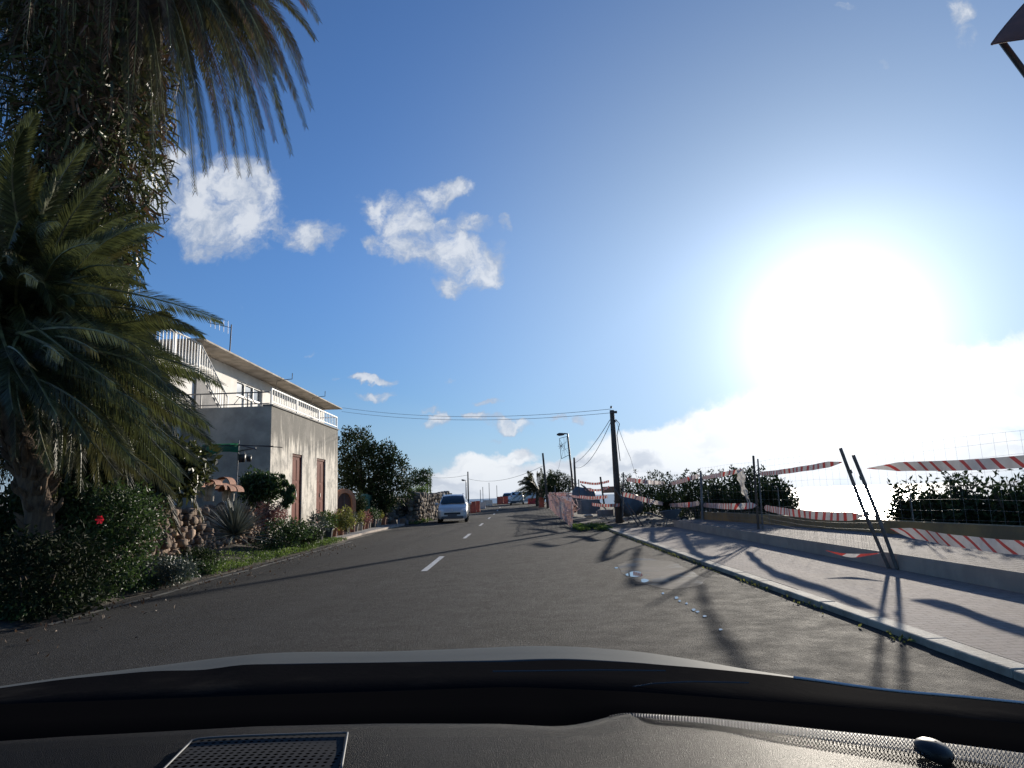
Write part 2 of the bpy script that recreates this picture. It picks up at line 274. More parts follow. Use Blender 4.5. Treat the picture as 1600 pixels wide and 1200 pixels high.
# ------------------------------------------------------------------ helpers
class MB:
    def __init__(s): s.v = []; s.f = []; s.m = []
    def add(s, vs, fs, mi=0):
        o = len(s.v); s.v += [tuple(x) for x in vs]; s.f += [tuple(i+o for i in f) for f in fs]; s.m += [mi]*len(fs)
    def quad(s, a, b, c, d, mi=0): s.add([a, b, c, d], [(0, 1, 2, 3)], mi)
    def box(s, lo, hi, mi=0, mtx=None):
        vs = [Vector((x, y, z)) for x in (lo[0], hi[0]) for y in (lo[1], hi[1]) for z in (lo[2], hi[2])]
        if mtx: vs = [mtx @ q for q in vs]
        s.add(vs, [(0, 1, 3, 2), (4, 6, 7, 5), (0, 4, 5, 1), (2, 3, 7, 6), (0, 2, 6, 4), (1, 5, 7, 3)], mi)
    def tube(s, pts, rad, n=6, mi=0, cap=True):
        pts = [Vector(p) for p in pts]; k = len(pts)
        if not hasattr(rad, '__len__'): rad = [rad]*k
        vs = []; ref = None
        for i, p in enumerate(pts):
            t = (pts[min(i+1, k-1)] - pts[max(i-1, 0)]).normalized()
            if ref is None: ref = t.orthogonal().normalized()
            a = (ref - t*ref.dot(t)); a = a.normalized() if a.length > 1e-6 else t.orthogonal().normalized(); ref = a; b = t.cross(a)
            for j in range(n):
                th = 2*pi*j/n; vs.append(p + (a*cos(th) + b*sin(th))*rad[i])
        fs = [(i*n+j, i*n+(j+1) % n, (i+1)*n+(j+1) % n, (i+1)*n+j) for i in range(k-1) for j in range(n)]
        if cap: fs += [tuple(range(n))[::-1], tuple(range((k-1)*n, k*n))]
        s.add(vs, fs, mi)
    def lathe(s, prof, c=(0, 0, 0), n=14, mi=0, mtx=None):
        vs = []
        for r, z in prof:
            for j in range(n):
                q = Vector((r*cos(2*pi*j/n), r*sin(2*pi*j/n), z)); vs.append((mtx @ q if mtx else q) + Vector(c))
        k = len(prof); s.add(vs, [(i*n+j, i*n+(j+1) % n, (i+1)*n+(j+1) % n, (i+1)*n+j) for i in range(k-1) for j in range(n)], mi)
    def grid(s, rows, mi=0):
        k = len(rows[0]); vs = [p for r in rows for p in r]
        s.add(vs, [(i*k+j, i*k+j+1, (i+1)*k+j+1, (i+1)*k+j) for i in range(len(rows)-1) for j in range(k-1)], mi)
    def rock(s, c, r, mi=0, seed=0):
        bm = bmesh.new(); bmesh.ops.create_icosphere(bm, subdivisions=2, radius=1)
        off = Vector((seed*3.1, seed*1.7, seed*.9))
        for q in bm.verts:
            d = 1 + .38*noise.noise(q.co*1.3 + off) + .12*noise.noise(q.co*3.5 + off); q.co = Vector((max(-.78, min(.78, q.co.x))*r[0]*d*1.2, max(-.8, min(.8, q.co.y))*r[1]*d*1.15, max(-.72, min(.72, q.co.z))*r[2]*d*1.25))
        s.add([q.co + Vector(c) for q in bm.verts], [tuple(x.index for x in f.verts) for f in bm.faces], mi); bm.free()
    def build(s, name, m, parent=None, loc=None, smooth=False, bevel=0, sub=0, solid=0, fixn=False):
        me = bpy.data.meshes.new(name); org = Vector(loc) if loc is not None else Vector((0, 0, 0))
        me.from_pydata([tuple(Vector(x)-org) for x in s.v], [], s.f); me.update()
        for q in (m if isinstance(m, (list, tuple)) else [m]): me.materials.append(M[q])
        me.polygons.foreach_set('material_index', s.m)
        if fixn:
            bm = bmesh.new(); bm.from_mesh(me); bmesh.ops.recalc_face_normals(bm, faces=bm.faces); bm.to_mesh(me); bm.free()
        if smooth: me.polygons.foreach_set('use_smooth', [True]*len(me.polygons))
        o = bpy.data.objects.new(name, me); SC.collection.objects.link(o)
        if parent is not None:
            o.parent = parent; o.location = org - (parent.location if parent.type == 'EMPTY' or True else 0)
        else: o.location = org
        if solid: md = o.modifiers.new('s', 'SOLIDIFY'); md.thickness = solid; md.offset = -1
        if bevel: md = o.modifiers.new('b', 'BEVEL'); md.width = bevel; md.segments = 2; md.limit_method = 'ANGLE'
        if sub: md = o.modifiers.new('sub', 'SUBSURF'); md.levels = sub; md.render_levels = sub
        return o
def tag(o, label, cat, group=None, kind=None):
    o['label'] = label; o['category'] = cat
    if group: o['group'] = group
    if kind: o['kind'] = kind
    return o
def struct(o): o['kind'] = 'structure'; return o
def thing(name, label, cat, loc=(0, 0, 0), group=None):
    o = bpy.data.objects.new(name, None); SC.collection.objects.link(o); o.location = loc; o.empty_display_size = .2
    return tag(o, label, cat, group)
# sub-parts of a part sitting in world coordinates
def subpart(mb, name, m, part, **kw):
    o = mb.build(name, m, None, **kw); base = part.location + (part.parent.location if part.parent else Vector((0, 0, 0)))
    o.parent = part; o.location = o.location - base; return o
def copy_tree(o, parent=None):
    c = o.copy(); SC.collection.objects.link(c)
    if parent is not None: c.parent = parent
    for ch in [x for x in SC.collection.objects if x.parent == o]: copy_tree(ch, c)
    return c
rnd = random.uniform
def rvec(): 
    while True:
        q = Vector((rnd(-1, 1), rnd(-1, 1), rnd(-1, 1)))
        if .05 < q.length < 1: return q
def bez(a, b, c, t): return a*(1-t)**2 + b*2*t*(1-t) + c*t*t
def leaf(mb, p, d, L, wd, mi=0, nrm=None, bend=0.25):
    d = d.normalized(); n = (nrm or rvec()); sd_ = d.cross(n)
    if sd_.length < 1e-3: sd_ = d.orthogonal()
    sd_.normalize(); up = sd_.cross(d)
    m1 = p + d*L*.45; m1 = m1 + up*L*bend*.3
    mb.add([p, m1 + sd_*wd*.5, p + d*L - up*L*bend*.3, m1 - sd_*wd*.5], [(0, 1, 2, 3)], mi)
def road_z(Y):
    if Y < 50: return 0.0
    if Y < 100:
        t = (Y-50)/50; return 0.42*(3*t*t-2*t**3)
    t = Y-100; return 0.42 - 0.00018*t*t - .004*t if t < 160 else 0.42-.00018*25600-.64-(t-160)*.07

# ------------------------------------------------------------------ setting
mb = MB()
ys = [-6, -2, 2, 6, 10, 15, 20, 28, 36, 44, 52, 60, 68, 76, 84, 92, 100, 108, 118, 130, 150, 180, 230, 300, 400, 700, 1200]
xs = [-900, -400, -200, -120, -80, -50, -34, -24, -16, -8.8, -6.1, 3.6, 9.9, 12, 16, 24, 40, 70, 120, 220, 400, 900]
def ground_z(x, Y):
    z = road_z(Y) - .02
    if x > 10.5: z -= min(1.6 + (x-10.5)*.12, 14) if x > 11 else 0.2
    if x < -16 : z += min((-16-x)*.04, 6)
    z -= max(0, Y-200)*.02
    return z
mb.grid([[Vector((x, y, ground_z(x, y))) for x in xs] for y in ys])
struct(mb.build('ground', 'soil'))
mb = MB(); mb.quad((-15000, 150, -26), (15000, 150, -26), (15000, 16000, -26), (-15000, 16000, -26)); struct(mb.build('sea', 'water'))
# road
def road_edge_l(Y): return -6.0 + (0.25*noise.noise(Vector((0, Y*.45, 3))) + .1*noise.noise(Vector((0, Y*2, 3)))) - max(0, Y-70)*.035
def road_edge_r(Y): return 3.36 if Y < 26 else 3.36 - min((Y-26)*.03, .4)
mb = MB(); Y = -5.0; rows = []
while Y < 170:
    l = road_edge_l(Y); r = road_edge_r(Y); c = -max(0, Y-85)**1.6*.03
    rows.append([Vector((l+(r-l)*k/6+c, Y, road_z(Y)+.004)) for k in range(7)]); Y += .35 if Y < 40 else 2
mb.grid(rows); struct(mb.build('road', 'asphalt'))
# side lane at lower left (driveway mouth)
mb = MB(); mb.add([gnd(-260, 985, .0), gnd(150, 975, .0), gnd(165, 950, .0), gnd(120, 925, .0), gnd(40, 905, .0), gnd(-300, 900, 0)], [(0, 1, 2, 3, 4, 5)])
for i, q in enumerate(mb.v): mb.v[i] = (q[0], q[1], .0)
struct(mb.build('driveway', 'asphalt'))
mb = MB()
for (a, b) in ((13.2, 16.4), (23.3, 26.2), (33.2, 36.2), (43.4, 46.3), (53.5, 56.4), (63.6, 66.5), (73.6, 76.6), (3.2, 6.2)):
    mb.grid([[Vector((x, a+(b-a)*k/8, road_z(a+(b-a)*k/8)+.009)) for x in (-1.86, -1.74)] for k in range(9)])
struct(mb.build('lane_marking', 'paint'))
mb = MB(); rows = []
Y = 8.5
while Y < 24: rows.append([Vector((x+.08*noise.noise(Vector((Y*.5, 0, 1))), Y, .009)) for x in (-5.78, -5.68)]); Y += .4
mb.grid(rows); struct(mb.build('edge_line', 'edgepaint'))
# kerb: a real step made of stone lengths
mb = MB(); Y = 1.0
while Y < 25.4:
    L = rnd(.95, 1.05); dz = rnd(-.008, .008); dx = rnd(-.01, .01)
    mb.box((3.36+dx, Y, -.05), (3.54+dx, Y+L-.006, .066+dz*.4)); Y += L
struct(mb.build('kerb', 'kerb', bevel=.015))
# lower pavement
def slab(name, m, top, z, zb=-.05):
    mb = MB(); n = len(top); mb.add([(x, y, z) for x, y in top]+[(x, y, zb) for x, y in top], [tuple(range(n))]+[(i, i+n, (i+1) % n+n, (i+1) % n) for i in range(n)])
    mb.m = [0]+[1]*n; return struct(mb.build(name, [m, 'riser'], fixn=True))
slab('pavement', 'paver', [(3.55, .5), (5.74, .5), (5.74, 25.0), (3.55, 25.3)], .060)
WALLP = [(9.95, 0.2), (9.3, 4.5), (8.4, 11.5), (7.5, 18.6), (6.75, 25.2)]
slab('plaza', 'paver2', [(5.745, .5)] + WALLP + [(5.745, 25.2)], .29)
# unmade gravelly ground of the works beyond the pavement
mb = MB(); rows = []
for i in range(34):
    Y = 25.0+i*1.3
    rows.append([Vector((x, Y, road_z(Y)+.02+.10*max(0, noise.noise(Vector((x*.7, Y*.7, 0))))*(1 if x > 3.8 else 0))) for x in (3.0 if Y > 30 else 3.4, 3.8, 4.6, 5.4, 6.2, 7, 8, 9, 10, 11)])
mb.grid(rows); struct(mb.build('dirt', 'soil'))
# puddle
def puddle_hook(t, V, c, b):
    n = t.noise(V, 1.6, 6, 0.6); wet = t.ramp(n, 0.47, 0.53)
    c = t.mix(wet, (0.10, 0.09, 0.082, 1), (0.04, 0.037, 0.034, 1))
    c = t.mix(t.math('MULTIPLY', t.ramp(t.noise(V, 14, 5, .7), .5, .65), .5), c, (0.05, 0.047, 0.045, 1))
    cc = gnd(1030, 899); m = t.new('ShaderNodeMapping', vector_type='TEXTURE'); t.put(m.inputs[0], V); m.inputs['Location'].default_value = (cc.x, cc.y, 0); m.inputs['Scale'].default_value = (.75, 2.6, 1)
    rr = t.math('ADD', t.vec('LENGTH', m.outputs[0]), t.math('MULTIPLY', t.math('SUBTRACT', t.noise(V, 2.6, 5, .65), .5), 1.6))
    c = t.mix(t.ramp(rr, .5, .85), c, (0.034, 0.0335, 0.033, 1))
    t.put(b.inputs['Roughness'], t.ramp(n, 0.50, 0.60, 0.85, 0.5)); return c
M['puddle'] = mat('puddle', (.1,)*3, 0.5, None, ior=1.2, hook=puddle_hook, bump=.12, bscale=30)
def sheet(pts, z, name, m, n=5, amp=.12):
    c = sum(pts, Vector((0, 0, 0)))/len(pts); ring = []
    for i, p in enumerate(pts):
        q = pts[(i+1) % len(pts)]
        for k in range(n):
            r = p.lerp(q, k/n); ring.append(r + (r-c).normalized()*amp*noise.noise(r*2.3))
    mb = MB(); mb.add([(p.x, p.y, z) for p in ring], [tuple(range(len(ring)))]); return mb.build(name, m)
P_ = [gnd(*q) for q in ((965, 882), (1000, 872), (1050, 878), (1105, 905), (1090, 918), (1050, 922), (1010, 915), (975, 900))]
struct(sheet([Vector((p.x, p.y, 0)) for p in P_], 0.0065, 'puddle', 'puddle'))
M['wet'] = mat('wet', (0.02, 0.02, 0.02), 0.03, spec=.8)
mb = MB()
for (px, py, rx, ry) in ((992, 898, 13, 4.5), (1007, 908, 6, 3), (1036, 928, 2, 1.5), (1057, 935, 3, 2), (1062, 940, 2, 1.5), (1073, 944, 2, 1.5), (1084, 954, 3, 2), (1090, 957, 3, 1.5), (1101, 964, 3, 1.5), (1126, 985, 3, 1.5), (963, 888, 3, 1)):
    ring = [gnd(px+rx*cos(a)*(1+.2*sin(3*a+px)), py+ry*sin(a)) for a in [2*pi*k/14 for k in range(14)]]
    mb.add([(p.x, p.y, .0095) for p in ring], [tuple(range(14))])
struct(mb.build('standing_water', 'wet'))

# ------------------------------------------------------------------ left garden bank and walls
mb = MB(); rows = []
Y = 4.0
while Y < 23:
    r = []
    for k, x in enumerate((-6.15, -6.6, -7.1, -7.7, -8.3, -8.6)):
        z = (.0, .06, .12, .2, .3, .34)[k] + .1*noise.noise(Vector((x, Y, 0))); r.append(Vector((x+(.2*noise.noise(Vector((0, Y*.6, 0))) if k == 0 else 0), Y, z if k else -.01)))
    rows.append(r); Y += .5
mb.grid(rows); struct(mb.build('verge', 'soil'))
mb = MB(); mb.grid([[Vector((x, y, 1.12+.12*noise.noise(Vector((x, y, 4))))) for x in (-8.7, -9.6, -10.5, -12, -14, -17, -22)] for y in [3+1.2*k for k in range(17)]])
struct(mb.build('raised_bed', 'soil'))
def stone_wall(label, path, h0, h1, thick, sr, m='stone', name='stone_wall', dens=1.0):
    """dry-stone wall: individually shaped rocks in one mesh, over a rubble core"""
    mb = MB(); sd = 0; a = Vector(path[0]); b = Vector(path[1]); L = (b-a).length; d = (b-a)/L; nrm = Vector((d.y, -d.x, 0))
    core = MB(); hh0, hh1 = h0*.93, h1*.93
    cv = [a-nrm*thick*.32, a+nrm*thick*.32, b+nrm*thick*.32, b-nrm*thick*.32]
    core.add([(q.x, q.y, q.z-.1) for q in cv]+[(q.x, q.y, q.z+(hh0 if i < 2 else hh1)) for i, q in enumerate(cv)], [(0, 1, 5, 4), (1, 2, 6, 5), (2, 3, 7, 6), (3, 0, 4, 7), (4, 5, 6, 7)])
    mb.add(core.v, core.f)
    s = 0.0
    while s < L:
        h = h0+(h1-h0)*s/L; z = 0.0
        w_ = sr*rnd(1.2, 2.0)
        while z < h:
            r = sr*rnd(.65, 1.25)
            for side in (1, -1):
                sd += 1; mb.rock(a+d*(s+rnd(-.4, .4)*sr)+nrm*side*(thick*.36+rnd(-.07, .07))+Vector((0, 0, z+r*.6)), (w_*rnd(.4, .7), r*.8, r*rnd(.5, .8)), seed=sd)
            z += r*1.15
        s += w_
    o = mb.build(name, m, loc=a, smooth=True); return tag(o, label, 'stone wall')
stone_wall('dark lava stone retaining wall of rough rocks behind the spiky plant', ((-8.75, 8.5, .1), (-8.2, 21.3, .1)), 1.05, 1.15, .55, .15)
stone_wall('rough stone garden wall running behind the oncoming silver car', ((-6.1, 40.5, .0), (-5.2, 52, .0)), 1.55, 1.75, .5, .2, 'stonelight')
stone_wall('short stone wall between the green fence and the sloping ramp', ((-7.6, 39.2, .0), (-6.9, 44.0, .0)), 1.3, 1.45, .5, .2, 'stonelight')
# ramp between the walls
mb = MB(); a = [Vector((-7.1, 38.6, .01)), Vector((-6.0, 39.2, .01)), Vector((-5.6, 52, 1.75)), Vector((-6.9, 51, 1.75))]
mb.add(a+[q+Vector((0, 0, -2)) for q in a], [(0, 1, 2, 3), (0, 4, 5, 1), (1, 5, 6, 2), (3, 2, 6, 7), (0, 3, 7, 4)])
o = mb.build('ramp', 'concrete'); struct(o)
for (q, h, lb) in (((-7.05, 38.3), .3, 'leftmost low block at the foot of the sloping ramp'), ((-6.55, 38.35), .34, 'middle low block at the foot of the sloping ramp'), ((-6.1, 38.6), .3, 'right low block at the foot of the sloping ramp')):
    mb = MB(); mb.box((q[0], q[1], 0), (q[0]+.32, q[1]+.4, h)); tag(mb.build('stone_block', 'stonelight', bevel=.04, loc=(q[0], q[1], 0)), lb, 'stone block', 'blocks at the foot of the ramp')

# ------------------------------------------------------------------ plaza wall and fence behind it
mb = MB()
for i in range(len(WALLP)-1):
    a = Vector((*WALLP[i], 0)); b = Vector((*WALLP[i+1], 0)); n = Vector((b.y-a.y, a.x-b.x, 0)).normalized()*.24
    z0, z1 = -.5, .56
    mb.add([(q.x, q.y, z) for z in (z0, z1) for q in (a, b, b+n, a+n)], [(0, 1, 5, 4), (1, 2, 6, 5), (2, 3, 7, 6), (3, 0, 4, 7), (4, 5, 6, 7)])
tag(mb.build('low_wall', 'ochre'), 'low ochre painted kerb wall along the far edge of the paved area', 'low wall')
root = thing('wire_fence', 'fine wire mesh fence rising above the low ochre wall on the right', 'wire fence', (8.4, 11.5, .56))
mb = MB(); pts = [Vector((*q, 0)) for q in WALLP]
def along(t):
    t = max(0, min(.9999, t))*(len(pts)-1); i = int(t); return pts[i].lerp(pts[i+1], t-i)
for k, z in enumerate((2.15, 1.98, 1.75, 1.5, 1.25, 1.0, .8, .62)):
    mb.tube([along(t/24)+Vector((.12, 0, z+.02*sin(t*2.1+k))) for t in range(25)], .002, 3)
for j in range(100):
    p = along(j/99)+Vector((.12, 0, 0)); mb.tube([p+Vector((0, 0, .57)), p+Vector((rnd(-.01, .01), 0, 2.16))], .0016, 3)
mb.build('mesh', 'meshwire', root)
for j in range(6):
    p = along(.02+j*.192)+Vector((.15, 0, 0)); q = MB(); q.tube([p+Vector((0, 0, .5)), p+Vector((.0, 0, 1.35))], .012, 6); q.build('post', 'galv', root)

# ------------------------------------------------------------------ house
hx, hy0, hy1, hz = -8.0, 22.1, 30.5, 4.6
H = thing('house', 'two storey house with stained concrete ground floor and white upper floor', 'house', (hx, hy0, 0))
doors = [(24.28, 25.42, .55, 3.16), (27.28, 28.55, .55, 3.16)]
mb = MB(); T = .28
segs = [(hy0, doors[0][0]), (doors[0][1], doors[1][0]), (doors[1][1], hy1)]
for a, b in segs: mb.box((hx-T, a, 0), (hx, b, hz))
for d in doors: mb.box((hx-T, d[0], d[3]), (hx, d[1], hz)); mb.box((hx-T, d[0], 0), (hx, d[1], d[2]))
fac = mb.build('facade_wall', 'render', H)
mb = MB(); mb.box((-13.5, hy0-.014, 0), (hx-.003, hy0-.002, 4.594)); mb.box((-13.5, hy0-.002, 0), (hx-T-.002, hy0+.25, 4.55)); mb.build('side_wall', 'sidewall', H); mb = MB(); mb.box((-13.5, hy1-.25, 0), (hx-T, hy1, 4.6)); mb.build('side_wall', 'sidewall', H)
mb = MB(); mb.box((-13.5, hy0+.25, 4.4), (hx-T, hy1-.25, 4.56)); mb.build('terrace_floor', 'concrete', H)
mb = MB(); mb.box((hx-.3, hy0-.04, hz), (hx+.05, hy1+.04, hz+.05)); mb.build('wall_cap', 'concrete', H)
for (a, b, z0, z1) in doors:
    fr = MB(); xf = hx-.07
    fr.box((xf-.05, a, z0), (xf+.02, a+.08, z1)); fr.box((xf-.05, b-.08, z0), (xf+.03, b, z1)); fr.box((xf-.05, a+.08, z1-.09), (xf+.03, b-.08, z1))
    D_ = fr.build('door', 'doorframe', H, loc=(xf, a, z0))
    m_ = (a+b)/2
    for (p, q) in ((a+.082, m_-.004), (m_+.004, b-.082)):
        l = MB(); l.box((xf-.04, p, z0), (xf, q, z1-.092))
        for (u0, u1) in ((.12, .85), (.95, 1.55), (1.65, 2.4)):
            l.box((xf, p+.09, z0+u0), (xf+.015, q-.09, z0+u1))
        subpart(l, 'door_leaf', 'door', D_)
    l = MB(); l.box((xf+.0, m_-.03, z0+1.05), (xf+.05, m_+.03, z0+1.2)); subpart(l, 'handle', 'darkmetal', D_)
# railings
mb = MB(); x = hx-.05
def zr(y): return 4.65+.0*(y-hy0)
mb.box((x-.025, hy0+.05, 5.17), (x+.025, hy1, 5.21)); mb.box((x-.02, hy0+.05, 4.74), (x+.02, hy1, 4.77))
y = hy0+.1
while y < hy1:
    mb.box((x-.010, y, 4.77), (x+.010, y+.025, 5.17)); y += .25
for y in (hy0+.05, 24.8, 27.6, hy1-.06): mb.box((x-.022, y, 4.64), (x+.022, y+.05, 5.17))
mb.box((x-1.6, hy1-.05, 5.17), (x-.03, hy1-.01, 5.21))
mb.build('railing', 'railwhite', H)
mb = MB(); y = hy0+.08
mb.box((-11.3, y-.02, 5.06), (hx-.1, y+.02, 5.10)); mb.box((-11.3, y-.015, 4.68), (hx-.1, y+.015, 4.71))
for k in range(5): mb.box((-11.2+k*.78, y-.018, 4.56), (-11.165+k*.78, y+.018, 5.06))
mb.tube([(-9.3, y, 4.7), (-9.1, y, 4.95), (-9.0, y, 4.8), (-8.8, y, 5.0), (-8.6, y, 4.72)], .012, 5)
mb.build('railing', 'railgrey', H)
# upper floor
UX = -11.6; w0, w1, wz0, wz1 = 27.9, 30.8, 4.66, 6.62
mb = MB()
mb.box((UX-.25, 24.2, 4.56), (UX, w0, 7.05)); mb.box((UX-.25, w1, 4.56), (UX, 41.0, 7.05)); mb.box((UX-.25, w0, wz1), (UX, w1, 7.05)); mb.box((UX-.25, w0, 4.56), (UX, w1, wz0))
mb.box((-20, 24.2, 3), (UX-.25, 24.45, 7.05)); mb.box((-20, 40.75, 0), (UX-.25, 41.0, 7.05)); mb.box((-20, 30.5, 0), (UX+.6, 30.7, 4.4))
mb.box((UX-.25, 30.7, 0), (UX, 41.0, 4.56))
mb.build('upper_wall', 'white', H)
rf = MB(); rf.box((-20.5, 22.6, 7.055), (-10.6, 41.43, 7.13)); R_ = rf.build('roof', 'eave', H, bevel=.02)
for (y, l) in ((31.0, .9), (36.5, .8)):
    b_ = MB(); b_.tube([(-10.58, y, 7.12), (-10.3, y, 7.14), (-10.3, y+.02, 7.42)], .02, 5); b_.tube([(-10.58, y, 7.12), (-10.9, y-.3, 7.02), (-11.0, y-.3, 6.4)], .014, 5); subpart(b_, 'bracket', 'darkmetal', R_)
rub = MB()
for k in range(46):
    y = 23+k*.4+rnd(-.15, .15); rub.rock((-10.95+rnd(-.2, .2), y, 7.13), (rnd(.06, .15), rnd(.1, .3), rnd(.01, .03)), seed=k)
subpart(rub, 'roof_rubble', 'eave', R_)
wf = MB()
for (p, q, r0, r1) in ((w0, w1, wz1-.06, wz1), (w0, w0+.07, wz0, wz1-.06), (w1-.07, w1, wz0, wz1-.06), (w0+.95, w0+1.03, wz0, wz1-.06), (w0+1.92, w0+2.0, wz0, wz1-.06), (w0+.07, w1-.07, wz0+1.3, wz0+1.38)):
    wf.box((UX-.16, p, r0), (UX-.06, q, r1))
W_ = wf.build('window', 'railwhite', H, loc=(UX, w0, wz0))
pn = MB(); pn.box((UX-.14, w0+.05, wz0), (UX-.12, w1-.05, wz0+1.3)); subpart(pn, 'shutter', 'white', W_)
pn = MB(); pn.box((UX-.14, w0+.05, wz0+1.38), (UX-.125, w1-.05, wz1-.06)); subpart(pn, 'pane', 'glass', W_)
# outside stair and landing
st = MB(); st.box((-14, 19.2, .0), (-11.0, 24.19, 6.0)); st.build('stair_block', 'white', H)
st = MB()
for k in range(8): st.box((-11.58, 22.9+k*.3, 4.56), (-10.92, 23.2+k*.3, 6.0-k*.175))
st.build('stair', 'concrete', H)
rl = MB(); x = -10.88
rl.tube([(x, 19.4, 6.98), (x, 22.95, 7.03)], .03, 6); rl.tube([(x, 22.95, 7.03), (x, 25.35, 5.45)], .035, 6); rl.tube([(x, 19.4, 6.12), (x, 22.95, 6.12)], .025, 6)
rl.tube([(x, 22.95, 6.12), (x, 25.35, 4.66)], .025, 6)
y = 19.4
while y < 22.9: rl.box((x-.012, y, 6.12), (x+.012, y+.03, 6.98)); y += .21
y = 22.95
while y < 25.3:
    zt = 7.03-(y-22.95)*.658; zb = 6.12-(y-22.95)*.608; rl.box((x-.012, y, zb), (x+.012, y+.03, zt)); y += .19
for (y, zb, zt) in ((21.2, 5.9, 7.0), (22.92, 5.9, 7.05), (25.33, 4.56, 5.5)): rl.box((x-.03, y-.03, zb), (x+.03, y+.03, zt))
rl.build('stair_railing', 'railwhite', H)
# television aerial
A_ = thing('tv_antenna', 'thin rooftop television aerial on a bent mast above the eaves', 'tv antenna', (-12.85, 30, 7.19))
mb = MB(); mb.tube([(-12.88, 30, 7.2), (-12.82, 30, 9.6)], .03, 6); mb.tube([(-12.86, 30, 8.35), (-13.5, 29.6, 8.3)], .022, 5); mb.build('mast', 'darkmetal', A_)
mb = MB(); mb.tube([(-12.8, 30, 9.45), (-13.7, 29.6, 9.62)], .015, 5)
for k in range(5):
    c = Vector((-12.95-.17*k, 29.95-.07*k, 9.47+.035*k)); l = .30-.03*k; mb.tube([c+Vector((.15*l, -.4*l, .9*l)), c-Vector((.15*l, -.4*l, .9*l))], .010, 4)
mb.build('aerial', 'galv', A_)

# green sunshade frame on a pole, beside the house
S_ = thing('sunshade', 'collapsed green cloth sunshade on a thin pole before the grey side wall', 'sunshade', tuple(at(370, 800, 19)))
mb = MB(); mb.tube([at(368, 812, 19), at(370, 750, 19), at(373, 688, 19)], .02, 6); mb.build('pole', 'galv', S_)
def pv(l, Y=19): return [at(x, y, Y) for x, y in l]
mb = MB(); g = [[at(316+14*i, 695-.6*i+ (0 if j == 0 else j*(7.5-.3*i)*(1+.15*sin(i*2))), 19-.25*j+.1*sin(i)) for i in range(5)] for j in range(3)]; mb.grid(g)
mb.build('cloth', 'greencloth', S_, solid=.004, smooth=True)
for a, b, r in (((320, 695, 19), (427, 697, 18.6), .012), ((372, 695, 19), (441, 699, 18.2), .012), ((370, 694, 19), (401, 702, 18.7), .02), ((372, 705, 19), (400, 700, 18.8), .02)):
    mb = MB(); mb.tube([at(*a), at(*b)], r, 5); mb.build('rib', 'galv' if r > .015 else 'darkmetal', S_)
for (x, y, s, lb) in ((378, 716, .11, 'larger dark pot hung under the green sunshade'), (389, 717, .075, 'smaller dark pot hung under the green sunshade')):
    c = at(x, y, 18.9); mb = MB(); mb.lathe([(.01, -s), (s*.75, -s), (s, s*.9), (s*.9, s*.95), (s*.7, -s*.9), (.01, -s*.9)], c=c, n=14)
    mb.tube([c+Vector((s*.9, 0, s)), c+Vector((0, 0, s*2.2)), c+Vector((-s*.9, 0, s))], .006, 4)
    tag(mb.build('hanging_pot', 'blackpot', loc=c, smooth=True), lb, 'hanging pot')

# ------------------------------------------------------------------ plants
def frond(mb, mr, a, ctrl, b, L=.42, n=58, wd=.022, hang=.2, start=.10, roll=None, mi=0, rr=1.0):
    """pinnate frond: rachis a->ctrl->b with two rows of stiff leaflets in a shallow V; roll turns the blade about its midrib"""
    a, ctrl, b = Vector(a), Vector(ctrl), Vector(b); pts = [bez(a, ctrl, b, t/9) for t in range(10)]
    Ln = sum((pts[i+1]-pts[i]).length for i in range(9))
    mr.tube(pts, [rr*.026*(1-.85*i/9)*(Ln/3.5)**.5 for i in range(10)], 4, cap=False)
    h = Vector((b.x-a.x, b.y-a.y, 0)); flat = Vector((-h.y, h.x, 0)).normalized() if h.length > .05 else Vector((1, 0, 0))
    if roll is None: roll = rnd(-1.3, 1.3)
    for k in range(n):
        t = start+(1-start)*(k+.5)/n; p = bez(a, ctrl, b, t); tg = (bez(a, ctrl, b, min(1, t+.02))-bez(a, ctrl, b, t-.02)).normalized()
        s0 = (flat-tg*flat.dot(tg)).normalized()
        if roll == 'face':
            vw = (p-CAM).normalized(); s0 = tg.cross(vw); s0 = s0.normalized() if s0.length > .1 else flat; rl = .25
        else: rl = roll
        u0 = s0.cross(tg); sd_ = s0*cos(rl)+u0*sin(rl); up = sd_.cross(tg)
        x = (t-start)/(1-start); env = (.35+.65*min(1, x*4))*(1-max(0, x-.45)**1.6*1.55)
        for s in (1, -1):
            l = L*env*rnd(.85, 1.1); d = (sd_*s*(.95-.45*x)+tg*(.45+.75*x)+up*(.18+rnd(-.12, .2))).normalized()
            dv = Vector((0, 0, -1)); q1 = p+d*l*.5+dv*l*hang*.15; q2 = p+d*l+dv*l*hang*rnd(.3, .7); ww = tg*wd*rnd(.8, 1.2)*.5
            mb.add([p-ww*.5, p+ww*.5, q1+ww, q1-ww, q2], [(0, 1, 2, 3), (3, 2, 4)], mi)
def palm_trunk(name, pts, rads, root, m='fibre', stubs=60):
    mb = MB(); mb.tube(pts, rads, 14)
    P_ = [Vector(p) for p in pts]
    for k in range(stubs):
        t = rnd(0, .999)*(len(P_)-1); i = int(t); c = P_[i].lerp(P_[i+1], t-i); r = rads[i]+(rads[i+1]-rads[i])*(t-i); th = rnd(0, 2*pi)
        o = Vector((cos(th), sin(th), 0)); s = c+o*r*.9; mb.tube([s, s+o*rnd(.04, .1)+Vector((0, 0, rnd(.04, .12))), s+o*rnd(.1, .18)+Vector((0, 0, rnd(.1, .25)))], [.05, .04, .015], 5)
    return mb.build(name, m, root, smooth=False)

